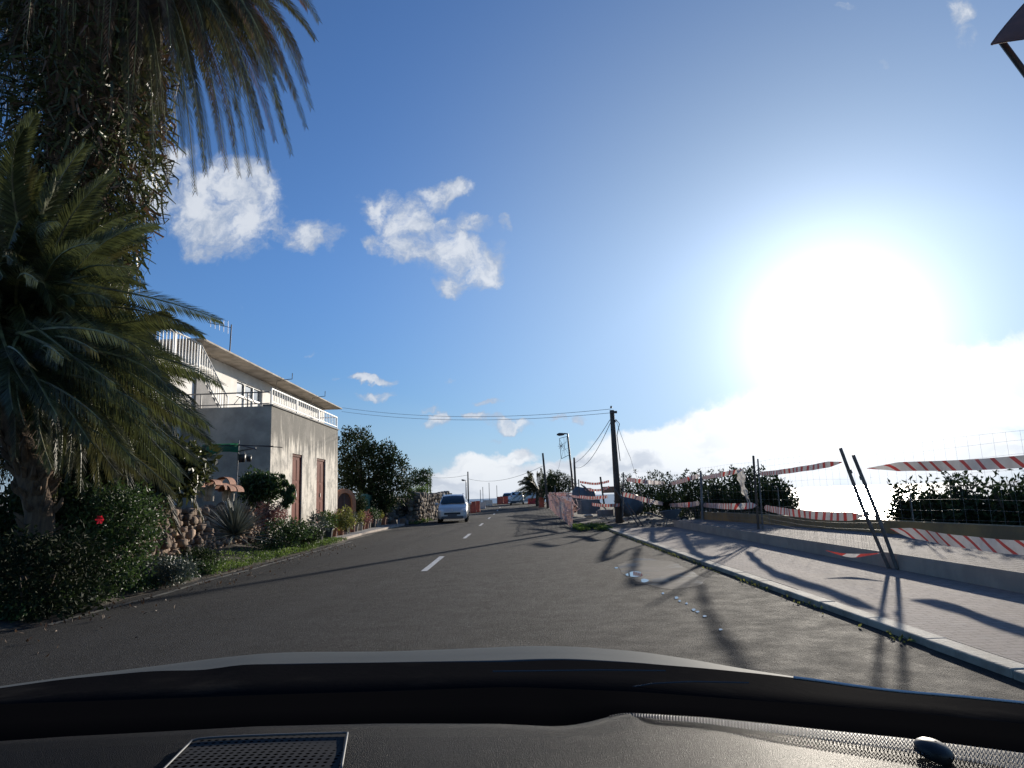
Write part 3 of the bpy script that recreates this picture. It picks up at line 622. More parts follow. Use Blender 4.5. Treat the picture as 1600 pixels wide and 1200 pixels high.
# big date palm, crown mostly above the frame
BC = at(165, -75, 12.5)
BP = thing('palm_tree', 'tall date palm whose hanging crown fills the upper left corner', 'palm tree', (BC.x-.5, BC.y+.3, .9))
palm_trunk('trunk', [(BC.x-.5, BC.y+.3, .6), (BC.x-.45, BC.y+.25, 4), (BC.x-.3, BC.y+.15, 7), (BC.x-.1, BC.y, 9.6), (BC.x, BC.y, BC.z-.2)], [.42, .40, .55, .75, .8], BP, stubs=420)
tips = [(498, 32, 11), (480, 128, 12), (487, 168, 11.2), (478, 198, 12.5), (446, 207, 11.6), (430, 218, 12.8), (421, 266, 13.2), (391, 271, 12), (374, 274, 12.6), (354, 262, 11.6), (330, 258, 13), (322, 272, 12.2), (305, 300, 11.8), (263, 284, 12.4), (470, 90, 12.8), (492, 60, 13.4), (455, 240, 12), (480, 12, 12), (500, -20, 12), (405, 250, 11.4), (440, 180, 11), (462, 150, 12.9), (288, 240, 13.4), (240, 250, 11.8), (345, 235, 12.9), (410, 200, 13.4), (225, 230, 12.8), (200, 215, 11.4)]
bm_g, bm_d, bm_r = MB(), MB(), MB()
for i, (x, y, Y) in enumerate(tips):
    b = at(x, y, Y); s = BC+Vector((rnd(-.15, .25), rnd(-.3, .3), rnd(-.5, .1)))
    h = b-s; ctrl = s+Vector((h.x*.72, h.y*.72, h.z*.06 + .55 + rnd(-.2, .3)))
    frond(bm_d if i % 4 == 1 else bm_g, bm_r, s, ctrl, b, L=.34, n=150, wd=.032, hang=.25, roll='face')
for i in range(75):
    x, y = rnd(-60, 455), rnd(20, 265)
    if y > 275-max(0, x-330)*.6: continue
    b = at(x, y, rnd(10.8, 14)); s = BC+Vector((rnd(-.4, .4), rnd(-.4, .4), rnd(-.7, .1))); h = b-s; ctrl = s+Vector((h.x*.7+.1, h.y*.7, h.z*.05+rnd(.1, .7)))
    frond(bm_d if i % 3 == 1 else bm_g, bm_r, s, ctrl, b, L=.32, n=110, wd=.036, hang=.3, roll='face')
for i in range(70):
    th = rnd(0, 2*pi); el = rnd(-1.25, .9); L = rnd(3.3, 4.3); o = Vector((cos(th), sin(th), 0))
    if o.x > .55 and el < .3: o.x *= .7
    s = BC+o*.3; b = s+o*L*cos(el)*.85+Vector((0, 0, sin(el)*L-1.2)); ctrl = s+o*L*.6+Vector((0, 0, 1.0+sin(el)*1.2))
    frond(bm_d if (el < -.6 and i % 2) else bm_g, bm_r, s, ctrl, b, L=.38, n=70, wd=.045, hang=.5)
# brown dead skirt
for i in range(46):
    th = rnd(0, 2*pi); o = Vector((cos(th), sin(th), 0)); s = BC+o*.5+Vector((0, 0, -.6)); L = rnd(1.8, 3.2)
    b = s+o*rnd(.3, 1.1)+Vector((0, 0, -L)); ctrl = s+o*rnd(.9, 1.5)+Vector((0, 0, -.3)); frond(bm_d, bm_r, s, ctrl, b, L=.30, n=44, wd=.024, hang=.9)
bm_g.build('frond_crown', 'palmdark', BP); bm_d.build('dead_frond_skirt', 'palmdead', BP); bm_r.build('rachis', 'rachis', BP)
# climbing cactus and fern stems hanging round the trunk under the crown
mb = MB()
for k in range(8000):
    th = rnd(0, 2*pi); z = rnd(4.6, 11.2); r = .4+rnd(0, 1)*(.35+.75*max(0, min(1, (z-5.5)/2.6))); o = Vector((cos(th), sin(th), 0))
    p = Vector((BC.x-.1, BC.y, z))+o*r; l = rnd(.12, .42)
    d = Vector((o.x*.5+rnd(-.6, .6), o.y*.5+rnd(-.6, .6), rnd(-1.1, .3))).normalized(); q = p+d*l; e = q+Vector((rnd(-.15, .15), rnd(-.15, .15), -l*rnd(.2, .8))); wv = d.cross(rvec()).normalized()*rnd(.010, .028)
    mb.add([p-wv, p+wv, q+wv, q-wv, e+wv*.4, e-wv*.4], [(0, 1, 2, 3), (3, 2, 4, 5)], 0 if k % 5 else 1)
mb.build('epiphyte', ['palm', 'palmdead'], BP)

# lower palm: arching fronds across the left of the picture
LC = at(-20, 500, 10.4)
LP = thing('palm_tree', 'bushy lower palm with long arching fronds reaching in front of the white house', 'palm tree', tuple(gnd(70, 905, .4)))
tb = [at(62, 905, 10.1), at(62, 800, 10.1), at(45, 730, 10.2), at(8, 650, 10.3), LC+Vector((0, 0, -.3))]
palm_trunk('trunk', tb, [.22, .19, .19, .22, .30], LP, stubs=160)
g1, g2, gr = MB(), MB(), MB()
LT = [  # tip px,py,Y ; control px,py,Y
 (247, 352, 9.6, 120, 350, 10), (224, 372, 10.6, 130, 360, 10.4), (226, 445, 9.8, 130, 385, 10), (172, 470, 8.6, 120, 430, 9), (345, 500, 9.4, 200, 440, 9.8), (316, 522, 10.4, 190, 455, 10.2),
 (245, 588, 8.6, 200, 470, 9), (345, 600, 8.9, 230, 520, 9.4), (268, 612, 8.2, 190, 505, 8.8), (326, 665, 8.6, 220, 560, 9), (330, 690, 9.6, 230, 600, 9.6), (300, 650, 8.2, 180, 560, 8.8), (242, 352, 10, 90, 390, 10.2),
 (132, 228, 9.6, 60, 300, 10), (176, 270, 10.2, 90, 330, 10.2), (55, 180, 9.4, 10, 250, 9.8), (38, 200, 8.8, -10, 260, 9.4), (210, 420, 8.8, 110, 400, 9.4), (150, 380, 8.2, 60, 380, 9), (60, 440, 7.6, 10, 390, 8.6),
 (260, 690, 8.4, 160, 600, 9), (230, 640, 7.8, 130, 560, 8.6), (180, 600, 7.6, 100, 540, 8.4), (140, 690, 7.8, 80, 590, 8.6), (285, 740, 9.4, 200, 640, 9.6), (210, 720, 8.6, 130, 630, 9.2), (100, 560, 7.2, 40, 500, 8.2), (200, 535, 8, 110, 480, 8.8),
 (160, 330, 11, 70, 350, 10.8), (280, 560, 9.8, 170, 500, 10), (300, 590, 10.6, 180, 530, 10.4), (310, 720, 10.4, 210, 640, 10.2), (100, 280, 9.9, 40, 350, 10), (20, 640, 7.2, 0, 540, 8.2), (90, 650, 7.4, 40, 560, 8.4)]
for i, (x, y, Y, cx, cy, cY) in enumerate(LT):
    for q in range(3):
        jx, jy, jz = (0, 0, 0) if q == 0 else (rnd(-90, -5), rnd(-40, 50), rnd(0, 1.4))
        b = at(x+jx, y+jy, Y+jz); c = at(cx+jx*.7, cy+jy, cY+jz); s = LC+Vector((rnd(-.5, .9), rnd(-.2, .8), rnd(-1.1, .9)))
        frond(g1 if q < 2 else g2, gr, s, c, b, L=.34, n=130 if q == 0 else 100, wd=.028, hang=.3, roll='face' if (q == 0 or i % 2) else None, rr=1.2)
for i in range(70):
    th = rnd(-1.4, 1.8); el = rnd(-1.1, 1.0); L = rnd(1.7, 3.0); o = Vector((cos(th), sin(th)*1.0, 0)); s = LC+o*.2+Vector((0, 0, rnd(-.6, .5)))
    b = s+o*L*cos(el)*.8+Vector((0, 0, sin(el)*L-.7)); ctrl = s+o*L*.55+Vector((0, 0, .6+sin(el)*1.0)); frond(g1 if i % 3 else g2, gr, s, ctrl, b, L=.30, n=70, wd=.042, hang=.35)
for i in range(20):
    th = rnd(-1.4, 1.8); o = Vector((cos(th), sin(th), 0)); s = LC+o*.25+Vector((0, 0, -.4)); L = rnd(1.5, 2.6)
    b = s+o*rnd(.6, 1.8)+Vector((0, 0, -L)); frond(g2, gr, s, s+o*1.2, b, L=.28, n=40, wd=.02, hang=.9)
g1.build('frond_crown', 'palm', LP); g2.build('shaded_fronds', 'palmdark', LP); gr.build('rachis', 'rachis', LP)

# third palm further back filling behind the fronds
TC = at(60, 640, 13)
TP = thing('palm_tree', 'dark shaded palm behind the arching fronds beside the house', 'palm tree', (TC.x, TC.y, 1.2))
palm_trunk('trunk', [(TC.x, TC.y, 1.0), (TC.x, TC.y, 2.2), tuple(TC)], [.35, .3, .35], TP, stubs=60)
g1, gr = MB(), MB()
for i in range(120):
    th = rnd(0, 2*pi); el = rnd(-.7, 1.45); L = rnd(2.4, 3.8); o = Vector((cos(th), sin(th), 0)); s = TC+o*.2
    b = s+o*L*cos(el)*.85+Vector((0, 0, sin(el)*L-.6)); 
    if b.x > -6.6: b.x = -6.6-rnd(0, .6)
    frond(g1, gr, s, s+o*L*.5+Vector((0, 0, .8+sin(el)*1.5)), b, L=.42, n=60, wd=.05, hang=.5)
g1.build('frond_crown', 'palmdark', TP); gr.build('rachis', 'rachis', TP)

def crown(mb, lobes, n, ls, clump=9, surf=.55):
    """leaf clumps in and over a set of ellipsoid lobes [(centre, radii)]"""
    vols = [r.x*r.y*r.z for c, r in lobes]; tv = sum(vols)
    for (c, r), vv in zip(lobes, vols):
        for k in range(int(n*vv/tv/clump)):
            q = rvec(); q = q.normalized()*(surf+(1.08-surf)*random.random()**.6)*(1+.18*noise.noise(q*2+c))
            p0 = c+Vector((q.x*r.x, q.y*r.y, q.z*r.z)); tw = q.normalized()
            for j in range(clump):
                p = p0+rvec()*ls*1.6; leaf(mb, p, (tw*.6+rvec()), ls*rnd(.7, 1.3), ls*rnd(.35, .6))
def bush(name, label, cat, c, r, n, ls, m, group=None, lobes=6, stems=True, kind=None, base_z=None, spread=.55):
    c = Vector(c); r = Vector(r); bz = c.z-r.z if base_z is None else base_z
    T_ = thing(name, label, cat, (c.x, c.y, bz), group); mb = MB(); L = [(c, r*.72)]
    for k in range(lobes): q = rvec().normalized(); L.append((c+Vector((q.x*r.x, q.y*r.y, q.z*r.z))*spread, r*rnd(.35, .55)))
    crown(mb, L, n, ls); mb.build('foliage', m, T_)
    sb = MB()
    for k in range(7):
        q = rvec(); e = c+Vector((q.x*r.x*.8, q.y*r.y*.8, abs(q.z)*r.z*.7)); s = Vector((c.x+rnd(-.1, .1), c.y+rnd(-.1, .1), bz)); sb.tube([s, s.lerp(e, .5)+rvec()*.08, e], [.02*r.z+.012, .014*r.z+.006, .004], 5)
    sb.build('stem', 'bark', T_); return T_
def tree(name, label, lobes, n, ls, m, base, tr=.14, cat='tree', group=None):
    base = Vector(base); T_ = thing(name, label, cat, tuple(base), group); mb = MB(); crown(mb, lobes, n, ls, surf=.45); mb.build('crown', m, T_)
    tb = MB(); mid = base.lerp(lobes[0][0], .45)+Vector((.1, 0, 0)); tb.tube([base-Vector((0, 0, .2)), base.lerp(mid, .5), mid], [tr*1.3, tr, tr*.8], 9)
    for (c, r) in lobes: tb.tube([mid, mid.lerp(c, .5)+rvec()*.2, c+rvec()*.3], [tr*.55, tr*.35, tr*.1], 6)
    tb.build('trunk', 'bark', T_); return T_
def lob(l, Y, sy=1.0): return [(at(x, y, Y+dy), Vector((r*Y/FPX, r*Y/FPX*sy, r*Y/FPX*.9))) for (x, y, r, dy) in l]

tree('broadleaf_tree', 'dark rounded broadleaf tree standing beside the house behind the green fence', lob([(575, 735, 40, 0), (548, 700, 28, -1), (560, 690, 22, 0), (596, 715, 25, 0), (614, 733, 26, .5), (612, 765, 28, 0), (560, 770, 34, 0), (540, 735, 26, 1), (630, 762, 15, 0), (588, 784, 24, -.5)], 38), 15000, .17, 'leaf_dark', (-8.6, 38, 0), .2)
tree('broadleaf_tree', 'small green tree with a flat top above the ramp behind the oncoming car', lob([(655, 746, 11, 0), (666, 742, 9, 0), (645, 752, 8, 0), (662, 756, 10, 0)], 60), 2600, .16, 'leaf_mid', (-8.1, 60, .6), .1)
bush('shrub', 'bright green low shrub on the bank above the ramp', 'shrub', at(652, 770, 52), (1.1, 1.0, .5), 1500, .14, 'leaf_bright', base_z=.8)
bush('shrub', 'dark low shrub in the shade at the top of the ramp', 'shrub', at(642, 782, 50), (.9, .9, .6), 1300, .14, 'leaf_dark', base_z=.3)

# palm bush and trees at the far right bend
FP = thing('palm_tree', 'short bushy palm by the bend at the end of the road', 'palm tree', (3.2, 75, .3)); c0 = at(843, 768, 75); g1, gr = MB(), MB()
for i in range(70):
    th = rnd(0, 2*pi); el = rnd(-.3, 1.35); L = rnd(2.3, 3.1); o = Vector((cos(th), sin(th)*.8, 0)); s = c0+o*.15; b = s+o*L*cos(el)*.95+Vector((0, 0, sin(el)*L-.5))
    frond(g1, gr, s, s+o*L*.45+Vector((0, 0, .8+sin(el)*1.4)), b, L=.45, n=30, wd=.07, hang=.5)
g1.build('frond_crown', 'palmdark', FP); gr.build('rachis', 'rachis', FP); palm_trunk('trunk', [(c0.x, 75, .2), (c0.x, 75, 1.0), tuple(c0)], [.5, .45, .4], FP, stubs=30)
tree('broadleaf_tree', 'dark scrubby tree just right of the short palm at the bend', lob([(872, 757, 18, 0), (860, 750, 12, 0), (886, 760, 12, 0), (870, 745, 8, 0), (893, 752, 7, 0), (862, 772, 14, 0)], 70), 3600, .2, 'leaf_dark', (at(870, 780, 70).x, 70, .4), .14)

# hedge of big-leaved shrubs behind the ochre wall
HG = 'shrubs behind the ochre wall'
hedge = [(1212, 782, 27, 22.5, 'shrub at the open right end of the left hedge behind the ochre wall'), (1172, 772, 31, 24.5, 'tall shrub behind the white rag in the left hedge'), (1135, 775, 30, 27, 'dark shrub between the rag and the middle fence post'), (1095, 774, 30, 30, 'dark shrub behind the middle fence post'), (1055, 776, 28, 34, 'dark shrub behind the wheelbarrow'), (1015, 773, 27, 39, 'dark shrub right of the wooden utility pole'), (985, 772, 22, 44, 'dark shrub behind the foot of the wooden utility pole')]
for (x, y, r, Y, lb) in hedge:
    c = at(x, y, Y); k = Y/FPX
    T_ = thing('shrub', lb, 'shrub', (c.x, c.y, -1.0), HG); mb = MB(); lobs = [(c, Vector((r*k, r*k*1.2, r*k)))]
    for j in range(6): q = rvec().normalized(); lobs.append((c+Vector((q.x*r*k, q.y*r*k, q.z*r*k*.9-.1))*.6, Vector((1, 1, .9))*r*k*.5))
    lobs.append((c-Vector((0, 0, r*k*.8)), Vector((r*k, r*k, r*k*.7)))); crown(mb, lobs, 3000, .15)
    for j in range(7):   # shoots standing above the outline
        e = c+Vector((rnd(-1, 1)*r*k, rnd(-.5, .5), r*k*rnd(.95, 1.35)))
        for q in range(14): leaf(mb, e+rvec()*.12, rvec()+Vector((0, 0, .4)), .13, .06)
    mb.build('foliage', 'leaf_dark', T_); sb = MB()
    for j in range(8): e = c+Vector((rnd(-1, 1)*r*k*.8, rnd(-.5, .5), r*k*rnd(.2, .9))); s = Vector((c.x, c.y, -1.3)); sb.tube([s, s.lerp(e, .5)+rvec()*.15, e], [.05, .03, .012], 5)
    sb.build('stem', 'bark', T_)
hedge2 = [(1425, 788, 34, 16, 'leafy shrub nearest the pair of leaning stakes, behind the ochre wall'), (1478, 778, 42, 15, 'widest shrub below the taut upper tape on the right'), (1535, 782, 42, 14, 'open twiggy shrub showing sky through its leaves'), (1600, 780, 46, 13, 'shrub cut by the right edge of the picture')]
for (x, y, r, Y, lb) in hedge2:
    c = at(x, y, Y); k = Y/FPX; T_ = thing('shrub', lb, 'shrub', (c.x, c.y, -1.0), HG); mb = MB(); sb = MB()
    s = Vector((c.x, c.y, -1.2))
    for j in range(46):
        q = rvec(); e = c+Vector((q.x*r*k*1.15, q.y*r*k, q.z*r*k*(.75+.55*noise.noise(Vector((j*.7, x, 0))))+.05)); sb.tube([s, s.lerp(e, .55)+rvec()*.2, e], [.035, .018, .006], 4)
        for i in range(26):
            t = rnd(.5, 1.1); p = s.lerp(e, t)+rvec()*.12; leaf(mb, p, rvec()+Vector((0, 0, -.3)), rnd(.10, .19), rnd(.04, .075))
    crown(mb, [(c-Vector((0, 0, r*k*.55)), Vector((r*k*1.1, r*k, r*k*.55)))], 1800, .12, surf=.1)
    mb.build('foliage', 'leaf_dark', T_); sb.build('stem', 'bark', T_)

# verge planting
hb = bush('hibiscus_bush', 'leafy hibiscus bush with a single red flower under the palms', 'bush', at(160, 842, 11), (.92, .9, .86), 9000, .07, 'leaf_mid', base_z=.1, spread=.6)
mb = MB(); fc = at(157, 812, 10.05)
for k in range(6):
    a = 2*pi*k/6; d = Vector((cos(a), -.3, sin(a))); leaf(mb, fc, d, .075, .07, nrm=Vector((0, 1, 0)))
mb.build('flower', 'flower', hb)
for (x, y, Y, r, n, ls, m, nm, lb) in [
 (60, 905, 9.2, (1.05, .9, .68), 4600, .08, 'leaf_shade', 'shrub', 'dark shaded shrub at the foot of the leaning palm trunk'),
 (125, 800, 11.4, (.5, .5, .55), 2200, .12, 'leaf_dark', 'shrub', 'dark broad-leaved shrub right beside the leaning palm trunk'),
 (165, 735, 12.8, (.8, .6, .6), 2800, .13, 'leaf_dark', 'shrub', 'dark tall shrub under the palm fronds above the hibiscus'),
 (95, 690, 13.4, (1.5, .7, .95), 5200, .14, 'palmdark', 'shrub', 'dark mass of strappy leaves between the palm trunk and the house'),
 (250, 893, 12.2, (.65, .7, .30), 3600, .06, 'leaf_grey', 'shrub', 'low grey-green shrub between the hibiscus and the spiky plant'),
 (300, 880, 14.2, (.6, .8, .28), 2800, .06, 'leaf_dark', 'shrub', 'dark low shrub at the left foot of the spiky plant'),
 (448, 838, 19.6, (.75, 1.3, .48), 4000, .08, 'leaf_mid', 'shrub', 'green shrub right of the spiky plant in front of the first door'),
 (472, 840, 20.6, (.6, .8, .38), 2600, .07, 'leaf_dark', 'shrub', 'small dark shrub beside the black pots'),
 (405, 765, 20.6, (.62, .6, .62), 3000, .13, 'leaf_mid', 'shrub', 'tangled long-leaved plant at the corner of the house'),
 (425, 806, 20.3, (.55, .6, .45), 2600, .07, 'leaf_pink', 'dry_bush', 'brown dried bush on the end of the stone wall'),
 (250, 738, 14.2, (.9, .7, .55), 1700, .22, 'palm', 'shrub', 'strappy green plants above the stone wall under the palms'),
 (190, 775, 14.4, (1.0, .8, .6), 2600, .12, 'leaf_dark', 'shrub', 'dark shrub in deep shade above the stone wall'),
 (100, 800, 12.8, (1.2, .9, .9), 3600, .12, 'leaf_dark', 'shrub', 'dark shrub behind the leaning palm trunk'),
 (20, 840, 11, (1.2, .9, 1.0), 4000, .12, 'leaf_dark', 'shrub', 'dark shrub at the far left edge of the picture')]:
    bush(nm, lb, 'bush', at(x, y, Y), r, n, ls, m)
# ground cover
def cover(name, label, pts, n, ls, m, zf, hmax=.14):
    mb = MB()
    for k in range(n):
        x, y = pts(); z = zf(x, y)
        if noise.noise(Vector((x*1.6, y*1.6, 9))) < -.25: continue
        leaf(mb, Vector((x, y, z+rnd(0, hmax)*(1+noise.noise(Vector((x, y, 0)))))), rvec()+Vector((0, 0, .5)), ls*rnd(.6, 1.3), ls*rnd(.3, .6))
    o = mb.build(name, m); tag(o, label, 'ground cover', kind='stuff')
def vz(x, y): t = (-6.1-x)/2.3; return .02+.3*max(0, t)**1.2
cover('ground_cover', 'dark trailing leaves covering the verge below the palms', lambda: (-6.1-abs(random.gauss(0, .9)), rnd(8.6, 14.5)), 15000, .06, 'leaf_mid', vz, .2)
cover('ground_cover', 'bright green low weeds along the roadside below the spiky plant', lambda: (-6.05-abs(random.gauss(0, .55)), rnd(13.5, 24.5)), 15000, .05, 'leaf_bright', vz, .12)
cover('grass', 'small patch of green grass at the near end of the orange mesh', lambda: (2.75+rnd(-.5, .75), 26.6+rnd(-1.4, 1.6)), 2600, .09, 'leaf_bright', lambda x, y: .02, .10)
cover('grass', 'thin grass along the foot of the far garden wall', lambda: (-5.75+rnd(-.3, .3), rnd(38, 50)), 1500, .12, 'leaf_bright', lambda x, y: .0, .12)

cover('ground_cover', 'small weeds and dry leaves caught along the kerb stones', lambda: (3.33-abs(random.gauss(0, .05)), 6+20*random.random()**1.3), 500, .045, 'leaf_yellow', lambda x, y: .005, .02)
cover('ground_cover', 'dry fallen leaves scattered along the left edge of the road', lambda: (-5.9+abs(random.gauss(0, .5)), rnd(6.5, 22)), 420, .06, 'palmdead', lambda x, y: .008, .015)
def rosette(name, label, cat, c, L, n, wd, m, emin=-.2, emax=1.5):
    c = Vector(c); mb = MB()
    for k in range(n):
        th = rnd(0, 2*pi); el = emin+(emax-emin)*random.random()**.8; d = Vector((cos(th)*cos(el), sin(th)*cos(el), sin(el))); sd_ = Vector((-sin(th), cos(th), 0)); up = sd_.cross(d)
        l = L*rnd(.8, 1.1); pts = [c+d*l*t-Vector((0, 0, 1))*.10*l*t*t for t in (.04, .3, .65, 1)]; ws = [wd*.8, wd, wd*.75, .001]; vs = []
        for p, w_ in zip(pts, ws): vs += [p-sd_*w_*.5, p-up*w_*.22, p+sd_*w_*.5]
        mb.add(vs, [(i*3+j, i*3+j+1, i*3+j+4, i*3+j+3) for i in range(3) for j in range(2)])
    return tag(mb.build(name, m, loc=c, fixn=False), label, cat)
rosette('agave', 'large spiky rosette plant with stiff narrow leaves on the verge', 'spiky plant', at(366, 836, 16.2), 1.0, 170, .055, 'leaf_agave')
rosette('agave', 'small aloe on top of the stone wall beside the clay pots', 'spiky plant', at(262, 778, 15.0), .5, 40, .07, 'leaf_mid', .1)
# drooping plant on sticks at the house corner
T_ = thing('climbing_plant', 'drooping green plant hanging from sticks across the white wall', 'climbing plant', tuple(at(425, 780, 20.8)))
mb = MB()
for a, b in (((424, 757), (441, 740)), ((424, 763), (448, 754)), ((424, 766), (446, 765))): mb.tube([at(*a, 20.9), at(*b, 20.5)], .014, 5)
mb.build('stick', 'wood', T_); mb = MB()
for (x, y, r, n) in ((442, 742, 3, 60), (446, 752, 5, 140), (455, 762, 7, 260), (452, 775, 8, 320), (446, 785, 6, 200), (443, 768, 5, 120)):
    for k in range(n): q = rvec()*r*1.1; leaf(mb, at(x+q.x, y+q.z, 20.5+rnd(-.12, .12)), Vector((rnd(-.5, .5), rnd(-.5, .5), -1)), .13, .04)
mb.build('foliage', 'leaf_mid', T_)
# clay roof tiles and pots on the stone wall
def pot(name, m, c, r, h, label, cat='pot', group=None, plant=None, ps=1.0, rim=True):
    c = Vector(c); T_ = thing(name, label, cat, tuple(c), group); mb = MB()
    mb.lathe([(.001, 0), (r*.72, 0), (r*.95, h*.82), (r*1.08, h*.83), (r*1.08, h), (r*.92, h), (r*.88, h*.8), (.001, h*.8)], c=c, n=14); mb.build('pot', m, T_, smooth=False)
    if plant:
        mb = MB(); top = c+Vector((0, 0, h+.18*ps)); crown(mb, [(top, Vector((.26, .26, .24))*ps), (top+Vector((rnd(-.1, .1), 0, .14*ps)), Vector((.16, .16, .18))*ps)], int(420*ps), .07*ps+.02); mb.build('plant', plant, T_)
    return T_
for i, (x, y, Y, r, h, m) in enumerate([(322, 783, 17.2, .10, .36, 'oldpot'), (329, 783, 17.2, .10, .42, 'oldpot'), (352, 783, 18, .11, .36, 'oldpot'), (361, 783, 18, .10, .34, 'oldpot'), (300, 782, 16, .10, .30, 'oldpot'), (312, 778, 17.5, .09, .5, 'oldpot')]):
    pot('flower_pot', m, at(x, y, Y), r, h, ['slim pale pot on the stone wall, left of a touching pair', 'slim pale pot on the stone wall, right of a touching pair', 'pale pot under the clay tiles on the stone wall, left one', 'pale pot under the clay tiles on the stone wall, right one', 'leftmost pale pot on top of the stone wall', 'tallest pale pot on top of the stone wall'][i], group='pale pots on the stone wall', plant='leaf_grey' if i in (0, 4) else None, ps=.6)
for i, (x, y, Y, rr) in enumerate([(346, 763, 17.6, .17), (356, 765, 17.8, .15), (366, 766, 18.2, .17), (352, 755, 18.6, .2), (305, 758, 16.2, .13), (334, 755, 17, .12)]):
    c = at(x, y, Y); mb = MB(); rows = []
    for j in range(2):
        rows.append([c+Vector((rr*cos(a), (j-.5)*.42, rr*sin(a)-.05)) for a in [pi*k/9 for k in range(10)]])
    mb.grid(rows); tag(mb.build('roof_tile', 'terracotta', loc=c, solid=.02), ['curved clay roof tile stacked on the wall, left of three arches', 'curved clay roof tile stacked on the wall, middle of three arches', 'curved clay roof tile stacked on the wall, right of three arches', 'uppermost curved clay roof tile on the stack', 'curved clay tile leaning at the left end of the stone wall top', 'small curved clay tile beside the tall pale pot'][i], 'roof tile', 'clay roof tiles on the stone wall')
# footpath strip with pots beyond the verge
slab('footpath', 'concrete', [(-6.35, 23.6), (-8.0, 23.6), (-8.0, 38.2), (-6.25, 38.2), (-6.5, 30)], .07)
pot('flower_pot', 'blackpot', at(496, 846, 22.6), .22, .36, 'black plastic pot with leafy plant, nearest the road edge', group='black pots', plant='leaf_grey', ps=1.1)
pot('flower_pot', 'blackpot', at(511, 843, 23.8), .22, .40, 'black plastic pot with pale-edged leaves beside the second door', group='black pots', plant='leaf_mid', ps=1.1)
ms = ['oldpot', 'terracotta', 'terracotta', 'oldpot', 'blackpot', 'terracotta', 'oldpot']
pl = ['leaf_yellow', None, 'leaf_pink', None, 'leaf_mid', 'leaf_grey', 'leaf_dark']
ORD = ['first', 'second', 'third', 'fourth', 'fifth', 'sixth', 'seventh', 'eighth', 'ninth', 'tenth']
for i in range(17):
    x = -7.0-.02*i+rnd(-.08, .08); y = 25.6+i*.78
    pl_ = pl[i % 7] if i > 2 else ('leaf_yellow', 'leaf_yellow', 'leaf_pink')[i]
    pot('flower_pot', ms[i % 7], (x, y, .07), rnd(.13, .18), rnd(.3, .45), (ORD[i]+' pot from the second door in the row leading to the arched gate' if i < 7 else ORD[i-7]+' pot from the arched gate in the row along the green fence'), group=('pots between the door and the gate' if i < 7 else 'pots at the foot of the green fence'), plant=pl_, ps=rnd(.8, 1.3) if i < 3 else rnd(.7, 1.0))
bush('shrub', 'yellow-green leafy plant in the pots beside the second door', 'bush', at(540, 812, 26.0), (.42, .42, .45), 1500, .09, 'leaf_yellow')
# arched gate
G_ = thing('arched_gate', 'small arched wooden gate in an orange brick surround beside the house', 'gate', (-8.0, 31.6, 0)); yaw = radians(52)
def gp(a, z, d=0.0): return Vector((-7.95+cos(yaw)*a-sin(yaw)*0*a, 31.4, z)) + Vector((sin(yaw)*d, -cos(yaw)*d, 0)) + Vector((0, sin(yaw)*a, 0))
mb = MB(); N = 12; Wd, In, zs = .62, .42, 1.35
outer = [(-Wd, .0)]+[(-Wd, zs)]+[(Wd*-cos(pi*k/N), zs+.62*sin(pi*k/N)) for k in range(1, N)]+[(Wd, zs), (Wd, 0)]
inner = [(-In, .0)]+[(-In, zs)]+[(In*-cos(pi*k/N), zs+.44*sin(pi*k/N)) for k in range(1, N)]+[(In, zs), (In, 0)]
for k in range(len(outer)-1):
    o0, o1, i0, i1 = outer[k], outer[k+1], inner[k], inner[k+1]
    f = [gp(*o0, .12), gp(*o1, .12), gp(*i1, .12), gp(*i0, .12), gp(*o0, -.12), gp(*o1, -.12), gp(*i1, -.12), gp(*i0, -.12)]
    mb.add(f, [(0, 1, 2, 3), (4, 7, 6, 5), (0, 4, 5, 1), (3, 2, 6, 7)])
mb.build('surround', 'brickred', G_, fixn=True)
for s in (-1, 1):
    mb = MB(); seq = [(s*.005, 0), (s*In*.97, 0), (s*In*.97, zs)]+[(s*In*.97*cos(pi*k/12), zs+.43*sin(pi*k/12)) for k in range(1, 6)]+[(s*.005, zs+.43)]
    n = len(seq); mb.add([gp(*q, .02) for q in seq]+[gp(*q, -.02) for q in seq], [tuple(range(n)), tuple(range(2*n-1, n-1, -1))]+[(i, (i+1) % n, (i+1) % n+n, i+n) for i in range(n)]); mb.build('gate_leaf', 'gatewood', G_, fixn=True)
mb = MB(); mb.tube([gp(0, .1, .04), gp(0, 1.75, .04)], .012, 5); mb.build('centre_bar', 'galv', G_)
# green sheet fence
F_ = thing('sheet_fence', 'pale green corrugated sheet fence behind the row of pots', 'fence', (-8.0, 33.0, 0))
for (a, b, z) in ((33.0, 34.6, 1.62), (34.66, 36.4, 1.75), (36.46, 38.6, 1.7)):
    mb = MB(); n = 40; rows = [[Vector((-7.9+.02*sin(k*1.2), a+(b-a)*k/n, zz)) for k in range(n+1)] for zz in (.05, z)]; mb.grid(rows); mb.build('panel', 'greensheet', F_, solid=.006)
mb = MB()
for y in (33.0, 34.63, 36.43, 38.6): mb.box((-8.02, y-.03, 0), (-7.94, y+.03, 1.8))
mb.build('frame', 'wood', F_)
bush('shrub', 'dark climbing shrub between the arched gate and the green fence', 'bush', at(562, 788, 33.2), (.35, .5, .75), 1800, .1, 'leaf_dark')
bush('shrub', 'dark shrub hanging over the right end of the green fence', 'bush', at(600, 785, 37.4), (.4, .6, .75), 1800, .1, 'leaf_dark')
bush('shrub', 'green plants growing up the middle of the green fence', 'bush', at(580, 805, 34.6), (.35, .7, .38), 1200, .09, 'leaf_mid')

